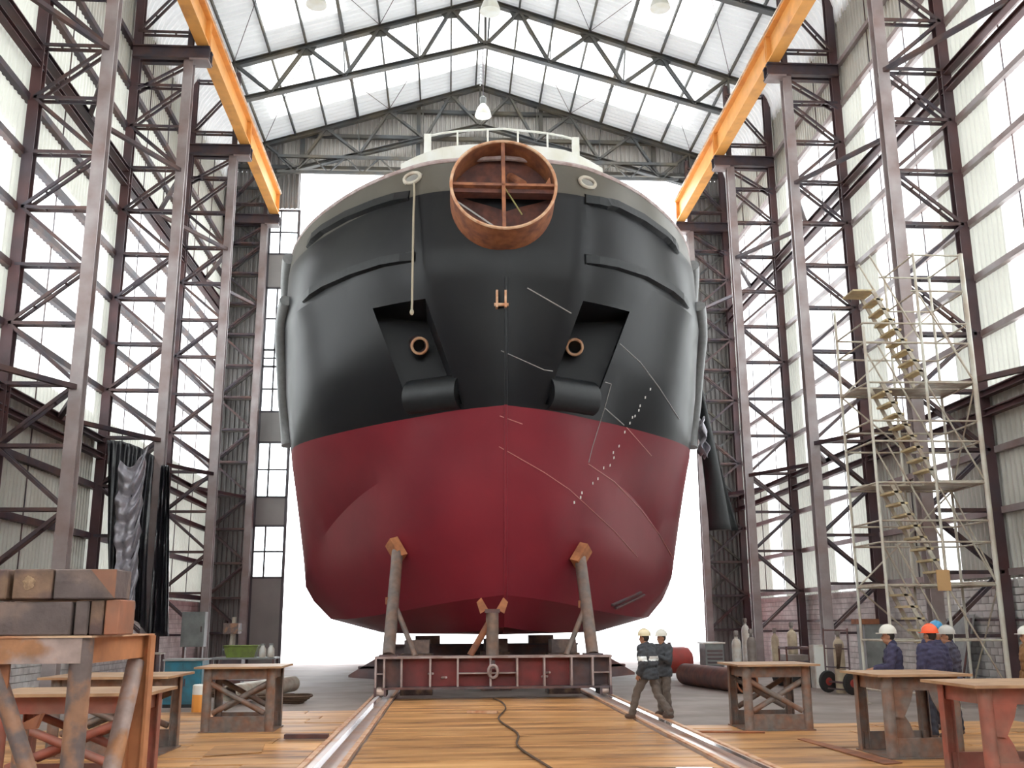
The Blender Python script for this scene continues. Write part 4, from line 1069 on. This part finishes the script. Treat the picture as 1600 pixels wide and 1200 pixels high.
def person(lab, loc, rz, H=1.75, J=None, jacket='navy', trousers='trouser_dark', hat='helmet_white', head_yaw=0., stripe=False, bulk=1.0, hatgroup=None, collar=True):
    k = H/1.75
    D = dict(hl=(-.095, 0, .93), kl=(-.11, .03, .51), al=(-.12, -.01, .10), hr=(.095, 0, .93), kr=(.11, .03, .51), ar=(.12, -.01, .10),
             pel=(0, 0, .98), ch=(0, 0, 1.28), nk=(0, 0, 1.47), hd=(0, .02, 1.62), sl=(-.19, 0, 1.42), sr=(.19, 0, 1.42),
             el=(-.26, -.03, 1.14), er=(.26, -.03, 1.14), wl=(-.25, .09, .91), wr=(.25, .09, .91), tl=0., tr=0.)
    D.update(J or {})
    P = {q: V(v)*k for q, v in D.items() if not isinstance(v, float)}
    t = thing('person', lab, 'person', loc, rz, 'workers in hard hats')
    # body: one continuous figure
    g = G()
    g.ell(P['pel'], (.16*k, .115*k, .13*k)); g.ell(P['pel'].lerp(P['ch'], .5), (.145*k, .105*k, .17*k)); g.ell(P['ch'], (.175*k, .115*k, .19*k))
    g.cap(P['sl'], P['sr'], .062*k, .062*k); g.cap(P['ch']+V(0, 0, .12*k), P['hd'], .062*k, .052*k)
    Rh = Matrix.Rotation(head_yaw, 3, 'Z'); hd = P['hd']; fx = Rh @ V(0, 1, 0); sx = Rh @ V(1, 0, 0)
    g.ell(hd+V(0, 0, .02*k), (.074*k, .094*k, .105*k), 16, 12, Rh); g.ell(hd+fx*.03*k-V(0, 0, .06*k), (.056*k, .062*k, .06*k), 14, 10, Rh)
    g.cap(hd+fx*.088*k+V(0, 0, .012*k), hd+fx*.108*k-V(0, 0, .022*k), .010*k, .016*k, 8)
    for s in (-1, 1):
        g.ell(hd+sx*(s*.076*k)-V(0, 0, .005*k), (.012*k, .02*k, .032*k), 8, 7, Rh); g.ell(hd+fx*.082*k+sx*(s*.03*k)+V(0, 0, .03*k), (.022*k, .012*k, .008*k), 8, 6, Rh)
    g.ell(hd+fx*.092*k-V(0, 0, .052*k), (.026*k, .010*k, .009*k), 8, 6, Rh)
    for s, q in ((-1, 'l'), (1, 'r')):
        g.cap(P['h'+q], P['k'+q], .088*k, .058*k); g.cap(P['k'+q], P['a'+q], .057*k, .040*k); g.cap(P['a'+q], P['a'+q]+V(0, .13, -.05)*k, .04*k, .032*k)
        g.cap(P['s'+q], P['e'+q], .056*k, .043*k); g.cap(P['e'+q], P['w'+q], .043*k, .029*k)
        hand(g, P['w'+q], P['w'+q]-P['e'+q], (0, 1, 0) if abs((P['w'+q]-P['e'+q]).normalized().y) < .8 else (0, 0, 1), k)
    put('body', fuse(g, .0105, 'skin', 'body', 2), t)
    # eyes and hair
    g = G()
    for s in (-1, 1): g.ell(hd+fx*.086*k+sx*(s*.03*k)+V(0, 0, .014*k), (.013*k, .008*k, .008*k), 8, 6, Rh)
    g.build('eyes', 'hair', t, world=False)
    g = G(); g.ell(hd-fx*.018*k+V(0, 0, .022*k), (.080*k, .088*k, .098*k), 14, 10, Rh); g.build('hair', 'hair', t, world=False, smooth=True)
    # jacket
    g = G(); b = bulk
    g.ell(P['pel']-V(0, 0, .08*k), (.195*k*b, .155*k*b, .24*k)); g.ell(P['pel'].lerp(P['ch'], .5), (.19*k*b, .15*k*b, .2*k)); g.ell(P['ch'], (.21*k*b, .155*k*b, .22*k))
    g.cap(P['sl'], P['sr'], .085*k*b, .085*k*b)
    if collar: g.cap(P['nk']-V(0, 0, .06*k), P['nk']+V(0, -.005, .03)*k, .085*k, .072*k)
    for q in 'lr':
        g.cap(P['s'+q], P['e'+q], .083*k*b, .066*k*b); g.cap(P['e'+q], P['w'+q].lerp(P['e'+q], .06), .066*k*b, .050*k*b)
    jk = fuse(g, .014, jacket, 'jacket', 3)
    # creases
    co = np.empty(len(jk.vertices)*3, np.float32); jk.vertices.foreach_get('co', co); co = co.reshape(-1, 3); no = np.empty_like(co).ravel(); jk.vertices.foreach_get('normal', no); no = no.reshape(-1, 3)
    w_ = .007*np.sin(co[:, 2]*38+co[:, 0]*21)*np.sin(co[:, 0]*17+co[:, 1]*23+1.3)+.004*np.sin(co[:, 2]*71+co[:, 1]*40)
    co2 = co+no*w_[:, None]; hem = P['pel'].z-.15*k; ha = (np.abs(co2[:, 0]) < .24*k); co2[:, 2] = np.where(ha & (co2[:, 2] < hem), hem+(co2[:, 2]-hem)*.12, co2[:, 2]); jk.vertices.foreach_set('co', co2.ravel()); jk.update()
    put('jacket', jk, t)
    g = G()
    g.ell(P['pel']-V(0, 0, .02*k), (.185*k, .14*k, .15*k))
    for q in 'lr':
        g.cap(P['h'+q], P['k'+q], .108*k, .083*k); g.cap(P['k'+q], P['a'+q]+V(0, 0, .02*k), .083*k, .074*k)
    tr_ = fuse(g, .014, trousers, 'trousers', 3)
    co = np.empty(len(tr_.vertices)*3, np.float32); tr_.vertices.foreach_get('co', co); co = co.reshape(-1, 3); no = np.empty_like(co).ravel(); tr_.vertices.foreach_get('normal', no); no = no.reshape(-1, 3)
    co = co+no*(.006*np.sin(co[:, 2]*45+co[:, 0]*30+co[:, 1]*12))[:, None]; tr_.vertices.foreach_set('co', co.ravel()); tr_.update(); put('trousers', tr_, t)
    for q in 'lr':
        a = P['a'+q]; g = G(); g.ell((a.x, a.y+.055*k, a.z-.045*k), (.055*k, .135*k, .058*k), 14, 10); g.cap(a-V(0, 0, .02*k), a+V(0, 0, .07*k), .06*k, .062*k)
        me_ = fuse(g, .012, 'boot', 'boot', 2); o = put('boot', me_, t)
        zmin = min(v.co.z for v in me_.vertices)
        for v in me_.vertices:
            if v.co.z < a.z-.085*k: v.co.z = a.z-.085*k
    # hard hat
    c = hd+V(0, 0, .055*k); g = G()
    prof = [(.118, 0), (.12, .02), (.115, .06), (.095, .10), (.06, .125), (.02, .135), (.0005, .136)]
    g.lathe([(r*k, z*k) for r, z in prof], c, 24, Matrix.Diagonal((.95, 1.12, 1.0)).to_3x3() if False else Rh @ Matrix.Diagonal((.95, 1.15, 1.0)))
    ht = g.build('hard_hat', hat, t, world=False, smooth=True)
    br = [c+Rh @ V(.128*k*math.cos(a)*.97, .15*k*math.sin(a)*1.0+(.045*k if math.sin(a) > .2 else 0), -.004*k) for a in [2*PI*i/28 for i in range(28)]]
    g = G(); g.prism(br, (0, 0, .012*k)); o = g.build('brim', hat, None); o.parent = ht
    g = G(); g.path([c+Rh @ V(0, .13*k*math.cos(a), .02*k+.122*k*math.sin(a)) for a in [PI*i/12 for i in range(13)]], .012*k, 6); o = g.build('ridge', hat, None); o.parent = ht
    if stripe:
        g = G(); zc = 1.20*k; jk.calc_loop_triangles()
        for f in jk.polygons:
            c_ = f.center
            if abs(c_.z-zc) < .045*k and (abs(c_.x) < .16*k and f.normal.y < -.2 or abs(c_.x) > .24*k):
                g.add([jk.vertices[i].co+jk.vertices[i].normal*.005 for i in f.vertices], [tuple(range(len(f.vertices)))])
        g.build('reflective_stripe', 'reflective', t, world=False)
    return t
walk = dict(hl=(-.09, .02, .90), kl=(-.10, .24, .53), al=(-.10, .36, .105), hr=(.09, -.02, .90), kr=(.10, -.12, .50), ar=(.11, -.40, .13), pel=(0, 0, .95), ch=(0, .03, 1.25), nk=(0, .05, 1.44), hd=(0, .08, 1.59),
            sl=(-.2, .03, 1.39), sr=(.2, .03, 1.39), el=(-.28, -.04, 1.12), er=(.28, .02, 1.12), wl=(-.26, .08, .9), wr=(.25, .16, .92))
person('man in a dark jacket with a white reflective stripe striding over the launch track', (2.55, 21.1, .03), math.radians(48), 1.76, walk, 'jacket_dark', 'trouser_brown', 'helmet_cream', head_yaw=math.radians(10), stripe=True, bulk=1.26)
person('man half hidden behind the striding man with the reflective stripe', (3.05, 22.05, .02), math.radians(120), 1.72, dict(el=(-.3, .1, 1.16), wl=(-.15, .3, 1.25), er=(.29, -.05, 1.13)), 'jacket_dark', 'trouser_brown', 'helmet_white', head_yaw=math.radians(-10), bulk=1.15)
# right-hand group
person('worker in navy overalls and a pale cream hard hat looking down, apart from the group', (6.2, 17.7, 0), math.radians(68), 1.83, dict(hd=(0, .05, 1.61), wl=(-.15, .3, 1.08), el=(-.26, .06, 1.14), wr=(.15, .3, 1.08), er=(.26, .06, 1.14)), 'navy', 'trouser_dark', 'helmet_white', head_yaw=.1, bulk=1.02)
person('worker in navy overalls and an orange hard hat, back turned to the camera', (6.72, 17.3, 0), math.radians(12), 1.83, None, 'navy', 'trouser_dark', 'helmet_orange', head_yaw=.35, bulk=1.12)
person('worker in a grey-white hard hat standing beside the orange-hatted one', (7.32, 17.9, 0), math.radians(48), 1.80, None, 'navy_grey', 'trouser_dark', 'helmet_grey', head_yaw=.35, bulk=1.12)
person('worker in a blue hard hat mostly hidden behind two colleagues', (7.5, 18.7, 0), math.radians(160), 1.89, None, 'navy', 'trouser_dark', 'helmet_blue', bulk=1.0)
person('worker in a brown coat cut off by the picture edge', (8.95, 18.2, 0), math.radians(80), 1.78, None, 'jacket_brown', 'trouser_brown', 'helmet_white', bulk=1.12)

# ------------------------------------------------------------------ small things on the floor and along the walls
def gas(lab, x, y, h, r, m, grp='gas cylinders'):
    t = thing('gas_cylinder', lab, 'gas cylinder', (x, y, 0), 0, grp)
    G().lathe([(r*.96, 0), (r, .03), (r, h-.28), (r*.92, h-.2), (r*.7, h-.12), (r*.36, h-.08), (r*.36, h-.03)], (x, y, 0), 20).build('body', m, t, smooth=True)
    G().lathe([(.05, h-.03), (.05, h+.02), (.075, h+.03), (.075, h+.14), (.05, h+.17)], (x, y, 0), 12).build('valve_cap', 'cyl_grey', t, smooth=True)
gas('tall white gas cylinder by the column next to the crossed-brace table', 7.75, 33.0, 1.5, .15, 'cyl_white')
gas('white-topped grey gas cylinder beside the tall white one', 8.12, 32.6, 1.55, .15, 'cyl_grey')
gas('cream gas cylinder standing alone against the block wall', 10.3, 37.0, 1.55, .14, 'cyl_cream')
gas('white gas cylinder further along the block wall', 9.35, 37.4, 1.9, .14, 'cyl_white')
# cylinder trolley
t = thing('cylinder_trolley', 'two-wheeled gas cylinder trolley with coiled hose', 'trolley', (9.3, 28.3, 0), 0)
for x, y in ((9.12, 28.8), (9.42, 27.8)):
    M = Matrix.Rotation(PI/2, 3, 'Y') @ Matrix.Rotation(0, 3, 'Z'); wl_ = G(); wl_.lathe([(.12, -.05), (.27, -.05), (.30, -.02), (.30, .02), (.27, .05), (.12, .05)], (x, y, .3), 22, Matrix.Rotation(PI/2, 3, 'X') @ Matrix.Rotation(.3, 3, 'Y')); wl_.build('wheel', 'rubber', t, smooth=True)
    h_ = G(); h_.lathe([(.0005, -.06), (.1, -.06), (.13, -.03), (.13, .03), (.1, .06), (.0005, .06)], (x, y, .3), 16, Matrix.Rotation(PI/2, 3, 'X') @ Matrix.Rotation(.3, 3, 'Y')); h_.build('hub', 'red_paint', t, smooth=True)
G().bar((9.12, 28.8, .3), (9.42, 27.8, .3), .05, .05).build('axle', 'beam_dark', t)
for p_, q_ in (((9.05, 28.75, .1), (9.15, 28.95, 1.75)), ((9.35, 27.75, .1), (9.45, 27.95, 1.75))): G().tube(p_, q_, .025, n=8).build('side_rail', 'beam_dark', t)
for z in (.12, .7, 1.2, 1.7): G().tube((9.07+.08*z/1.7, 28.77+.15*z/1.7, z), (9.37+.08*z/1.7, 27.77+.15*z/1.7, z), .02, n=8).build('cross_bar', 'beam_dark', t)
g = G()
for k in range(5): g.path([V(9.2+.02*k, 28.25-.02*k, 1.0)+V(.12*math.cos(a), .36*math.cos(a+.1*k), .32*math.sin(a)) for a in [2*PI*i/20 for i in range(20)]], .02, 6, closed=True)
g.build('hose_coil', 'hose', t)
gas('cream gas cylinder strapped on the wheeled trolley', 9.38, 28.5, 1.55, .15, 'cyl_cream', 'gas cylinders')
# second trolley tub
t = thing('cylinder_cradle', 'dark steel cradle on wheels with a gas cylinder inside', 'trolley', (9.0, 31.4, 0))
for z, m in ((1.15, 'beam_dark'), (.75, 'beam_dark')):
    g = G(); g.path([V(8.75, 31.1, z), V(9.45, 31.1, z), V(9.45, 31.8, z), V(8.75, 31.8, z)], .04, 8, closed=True); g.build('hoop', m, t)
for x in (8.75, 9.45):
    for y in (31.1, 31.8): G().tube((x, y, .3), (x, y, 1.2), .03, n=8).build('post', 'rust_dark', t)
G().box((8.75, 31.1, .35), (9.45, 31.8, .95)).build('tub', 'cyl_grey', t)
for y in (31.05, 31.85):
    g = G(); g.tube((9.42, y-.04, .28), (9.42, y+.04, .28), .28, n=20); g.build('wheel', 'rubber', t); g = G(); g.tube((8.78, y-.04, .28), (8.78, y+.04, .28), .28, n=20); g.build('wheel', 'rubber', t)
gas('cream gas cylinder rising from the dark wheeled cradle', 9.25, 32.0, 1.75, .16, 'cyl_cream')
t = thing('white_locker', 'dirty white steel locker against the lattice column', 'locker', (9.6, 30.9, 0))
G().box((9.42, 30.6, 0), (9.82, 31.0, 1.25)).build('body', 'cyl_white', t); G().box((9.45, 30.58, .1), (9.79, 30.6, 1.2)).build('door', 'white_paint', t); G().box((9.72, 30.565, .6), (9.75, 30.58, .75)).build('handle', 'steel', t)
t = thing('grey_cabinet', 'grey-green steel cabinet with a rust-red lid behind the scaffold', 'cabinet', (11.2, 30.2, 0))
G().box((10.75, 29.9, .1), (11.35, 30.5, 1.85)).build('body', 'grey_paint', t); G().box((10.6, 29.85, 1.85), (11.2, 30.5, 2.0)).build('lid', 'rust', t); G().box((10.78, 29.88, .2), (11.32, 29.9, 1.2)).build('door', 'grey_paint', t); G().box((10.7, 29.95, 0), (11.4, 30.45, .1)).build('plinth', 'rubber', t)
G().box((11.2, 29.86, .7), (11.24, 29.88, .9)).build('handle', 'steel', t)
t = thing('leaning_panel', 'tall grey steel panel leaning on the block wall behind the workers', 'panel', (13.0, 29.5, 0))
g = G(); g.prism([(12.75, 28.3, 0), (12.75, 30.3, 0), (13.45, 30.2, 2.0), (13.45, 28.6, 2.1)], (.04, 0, .02)); g.build('plate', 'grey_paint', t); G().bar((12.78, 28.4, .1), (13.42, 28.7, 2.0), .06, .06).build('edge_frame', 'beam_dark', t)
# pipe, tank and boxes by the doorway
t = thing('brown_pipe', 'large brown steel pipe lying on the floor near the doorway', 'pipe', (6.4, 30.5, 0))
pa, pb = V(6.05, 33.0, .33), V(6.75, 28.6, .33); dd = (pb-pa).normalized(); e1 = dd.orthogonal().normalized(); e2 = dd.cross(e1); g = G(); n = 28
for r, c in ((.33, pa), (.33, pb), (.29, pb), (.29, pa)):
    for i in range(n): g.v.append(tuple(c+e1*(r*math.cos(2*PI*i/n))+e2*(r*math.sin(2*PI*i/n))))
for k in range(4):
    for i in range(n): g.f.append((k*n+i, k*n+(i+1) % n, ((k+1) % 4)*n+(i+1) % n, ((k+1) % 4)*n+i))
g.build('pipe_wall', 'rust_dark', t, smooth=True); g = G(); g.path([pb+e1*(.31*math.cos(2*PI*i/n))+e2*(.31*math.sin(2*PI*i/n)) for i in range(n)], .03, 6, closed=True); g.build('end_bead', 'rust', t)
G().lathe([(.12, 0), (.12, .35), (.3, .4), (.3, .46)], (0, 0, 0), 18, Matrix.Identity(3)).build('flange', 'red_paint', None).parent = None
bpy.data.objects.remove(bpy.data.objects['flange'])
t = thing('red_tank', 'small red steel tank behind the striding man', 'tank', (6.2, 36.0, 0))
G().lathe([(.0005, -.8), (.25, -.78), (.42, -.65), (.45, -.5), (.45, .5), (.42, .65), (.25, .78), (.0005, .8)], (6.2, 36.0, .65), 22, Matrix.Rotation(PI/2, 3, 'Y')).build('shell', 'red_paint', t, smooth=True)
for x in (5.75, 6.65): G().box((x-.06, 35.75, 0), (x+.06, 36.25, .3)).build('saddle', 'beam_dark', t)
G().tube((6.2, 36, 1.08), (6.2, 36, 1.25), .06, n=10).build('filler_neck', 'beam_dark', t)
t = thing('welding_set', 'grey welding machine with a slatted front beside the white gas cylinders', 'machine', (7.0, 33.4, 0))
G().box((6.75, 33.1, .25), (7.35, 33.9, 1.25)).build('housing', 'grey_paint', t); G().box((6.7, 33.05, 1.25), (7.4, 33.95, 1.3)).build('lid', 'cyl_white', t)
for k in range(6): G().box((6.8, 33.07, .4+k*.12), (7.3, 33.1, .46+k*.12)).build('slat', 'beam_dark', t)
for x in (6.8, 7.3): G().tube((x, 33.2, 0.13), (x+.01, 33.35, .13), .13, n=14).build('wheel', 'rubber', t); 
G().box((6.75, 33.6, 0), (7.35, 33.8, .25)).build('foot', 'beam_dark', t)
# left side clutter
t = thing('teal_cabinet', 'teal blue steel cabinet behind the crossed-brace table', 'cabinet', (-8.0, 26.3, 0))
G().box((-8.45, 26.0, .08), (-7.55, 26.7, 1.1)).build('body', 'teal', t); G().box((-8.5, 25.95, 1.1), (-7.5, 26.75, 1.14)).build('lid', 'grey_paint', t)
for x in (-8.42, -7.99): G().box((x, 25.975, .14), (x+.40, 26.0, 1.04)).build('door', 'teal', t)
G().box((-8.45, 26.0, 0), (-7.55, 26.7, .08)).build('plinth', 'rubber', t)
for x in (-8.05, -7.96): G().box((x, 25.95, .5), (x+.03, 25.975, .68)).build('handle', 'steel', t)
t = thing('green_skip', 'yellow-green steel bin on the bench by the doorway wall', 'bin', (-8.0, 33.2, .95))
G().prism([(-8.45, 33.0, .95), (-7.6, 33.0, .95), (-7.5, 33.0, 1.3), (-8.55, 33.0, 1.3)], (0, .5, 0)).build('bin_body', 'green_bin', t); G().path([(-8.56, 32.98, 1.3), (-7.49, 32.98, 1.3), (-7.49, 33.52, 1.3), (-8.56, 33.52, 1.3)], .02, 6, closed=True).build('bin_rim', 'green_bin', t)
def bench(lab, x0, x1, y0, y1, h, m='grey_paint'):
    t = thing('workbench', lab, 'workbench', ((x0+x1)/2, (y0+y1)/2, 0))
    G().box((x0, y0, h-.05), (x1, y1, h)).build('bench_top', m, t)
    for x in (x0+.06, x1-.06):
        for y in (y0+.06, y1-.06): G().box((x-.04, y-.04, 0), (x+.04, y+.04, h-.05)).build('leg', 'beam_dark', t)
    G().box((x0+.06, y0+.05, .25), (x1-.06, y1-.05, .29)).build('lower_shelf', 'beam_dark', t)
    return t
bench('long dark workbench carrying the green bin beside the far lattice column', -8.9, -6.9, 32.8, 33.7, .95)
bench('small steel bench under the hanging tarpaulin end', -10.9, -10.1, 31.6, 32.2, 1.15, 'galv')
for i, (x, y, lab) in enumerate(((-7.35, 33.1, 'white plastic jar on the workbench beside the green bin'), (-7.12, 33.25, 'second white plastic jar, nearer the doorway, on the workbench'))):
    t = thing('plastic_jar', lab, 'jar', (x, y, .95), 0, 'jars on the workbench')
    G().lathe([(.1, 0), (.11, .03), (.11, .25), (.06, .32), (.06, .36)], (x, y, .95), 14).build('jar_body', 'cyl_white', t, smooth=True); G().lathe([(.07, .36), (.07, .41)], (x, y, .95), 14).build('jar_cap', 'grey_paint', t)
t = thing('bench_drill', 'tangled dark drilling machine with pipes against the far gable', 'machine', (-8.9, 36.0, 0))
G().box((-9.3, 35.7, 0), (-8.5, 36.3, .9)).build('stand', 'beam_dark', t); G().tube((-8.9, 36.1, .9), (-8.9, 36.1, 2.2), .07, n=12).build('column', 'galv', t); G().box((-9.15, 35.6, 1.65), (-8.65, 36.2, 2.0)).build('head', 'heavy_brown', t)
G().tube((-8.9, 35.75, 1.15), (-8.9, 35.75, 1.65), .05, n=10).build('spindle', 'galv', t); G().box((-9.15, 35.6, 1.1), (-8.65, 36.0, 1.15)).build('drill_table', 'grey_paint', t)
for k in range(3): G().tube((-8.75, 35.7, 1.75), (-8.75+.25*math.cos(2.1*k), 35.62, 1.75+.25*math.sin(2.1*k)), .015, n=6).build('feed_lever', 'galv', t)
t = thing('orange_drum', 'orange and white drum behind the crossed-brace table', 'drum', (-7.2, 24.6, 0))
G().lathe([(.2, 0), (.21, .02), (.21, .4)], (-7.2, 24.6, 0), 20).build('drum_body', 'orange_drum', t, smooth=True); G().lathe([(.21, .4), (.21, .6), (.18, .62)], (-7.2, 24.6, 0), 20).build('drum_top', 'white_paint', t, smooth=True)
t = thing('steel_pipe', 'pale steel pipe end seen under the crossed-brace table', 'pipe', (-7.2, 28.5, 0))
pa, pb = V(-6.95, 26.4, .29), V(-6.0, 30.5, .29); dd = (pb-pa).normalized(); e1 = dd.orthogonal().normalized(); e2 = dd.cross(e1); g = G()
for r, c in ((.22, pa), (.22, pb), (.18, pb), (.18, pa)):
    for i in range(n): g.v.append(tuple(c+e1*(r*math.cos(2*PI*i/n))+e2*(r*math.sin(2*PI*i/n))))
for k in range(4):
    for i in range(n): g.f.append((k*n+i, k*n+(i+1) % n, ((k+1) % 4)*n+(i+1) % n, ((k+1) % 4)*n+i))
g.build('pipe_wall', 'galv', t, smooth=True)
for f_ in (.15, .85):
    c = pa.lerp(pb, f_); G().box((c.x-.3, c.y-.06, 0), (c.x+.3, c.y+.06, .07)).build('pipe_rest', 'beam_dark', t)
t = thing('electrical_cabinet', 'grey electrical cabinet on a stand beside the tarpaulin column', 'cabinet', (-10.4, 37.2, 0))
G().box((-10.9, 37.0, 1.2), (-10.1, 37.4, 2.4)).build('body', 'grey_paint', t); G().box((-10.86, 36.97, 1.25), (-10.14, 37.0, 2.35)).build('door', 'grey_paint', t); G().box((-10.22, 36.95, 1.7), (-10.18, 36.97, 1.9)).build('handle', 'steel', t)
for x in (-10.8, -10.2): G().box((x-.04, 37.1, 0), (x+.04, 37.3, 1.2)).build('stand_leg', 'beam_dark', t)
# flat plates, rods and hose on the planks
def flat(name, lab, cat, poly, z, th, m, grp='loose steel on the floor'):
    g = G(); g.prism([(x, y, z) for x, y in poly], (0, 0, th)); return tag(g.build(name, m), lab, cat, grp)
flat('steel_plate', 'flat rusty plate on the planks in front of the crossed-brace table', 'plate', [(-5.2, 16.2), (-4.4, 16.6), (-4.55, 17.75), (-5.3, 17.5)], .036, .012, 'plank')
flat('steel_plate', 'long rusty plate on the planks in front of the grey-brown table', 'plate', [(4.3, 17.4), (4.45, 17.5), (4.75, 14.4), (4.45, 14.3)], .036, .012, 'rust')
tag(G().bar((-4.35, 18.55, .075), (-3.6, 18.5, .075), .16, .07).build('wooden_batten', 'rust_dark'), 'short dark batten on the planks beside the launch track', 'batten', 'loose steel on the floor')
tag(G().tube((2.9, 18.6, .055), (4.05, 18.38, .055), .022, n=8).build('steel_rod', 'rust'), 'thin rusty rod on the floor by the crossed-brace table', 'rod', 'loose steel on the floor')
tag(G().bar((-1.1, 23.2, .06), (-.45, 23.0, .06), .12, .05).build('wooden_wedge', 'rust_light'), 'short pale offcut on the planks before the cradle', 'offcut', 'loose steel on the floor')
tag(G().path(catmull([(-.36, 27.2, .05), (-.2, 26.0, .05), (-.22, 24, .05), (-.5, 21.5, .05), (-.3, 18.8, .05), (-.42, 17.0, .05), (-.25, 15.2, .05), (.1, 12.5, .05)], 6), .018, 6).build('hose', 'hose'), 'thin dark hose trailing over the planks from the cradle', 'hose')
for i, (x, y, lab) in enumerate(((-5.7, 27.0, 'coiled scrap hose nearest the cradle on the tarpaulin side'), (-8.2, 29.6, 'coiled scrap hose further from the camera near the pale pipe'))):
    g = G()
    for k in range(4): g.path([(x+(.5+.07*k)*math.cos(a), y+(.4+.06*k)*math.sin(a), .035+.05*k+.01*math.sin(3*a)) for a in [2*PI*j/22 for j in range(22)]], .03, 6, closed=True)
    tag(g.build('hose_coil', 'hose'), lab, 'hose', 'coiled hoses on the floor')
# bits under the trestle
t = thing('pipe_stand', 'stubby rusty pipe stand on the planks under the tall trestle', 'stand', (-5.85, 11.0, 0))
G().tube((-5.85, 11.0, .05), (-5.85, 11.0, .95), .07, n=12).build('stand_post', 'heavy_brown', t); G().lathe([(.22, 0), (.22, .04), (.1, .08)], (-5.85, 11.0, .036), 16).build('stand_base', 'rust', t); G().prism([(-6.0, 10.95, .95), (-5.7, 10.95, .95), (-5.65, 10.95, 1.1), (-5.85, 10.95, 1.0), (-6.05, 10.95, 1.1)], (0, .1, 0)).build('vee_head', 'rust', t)
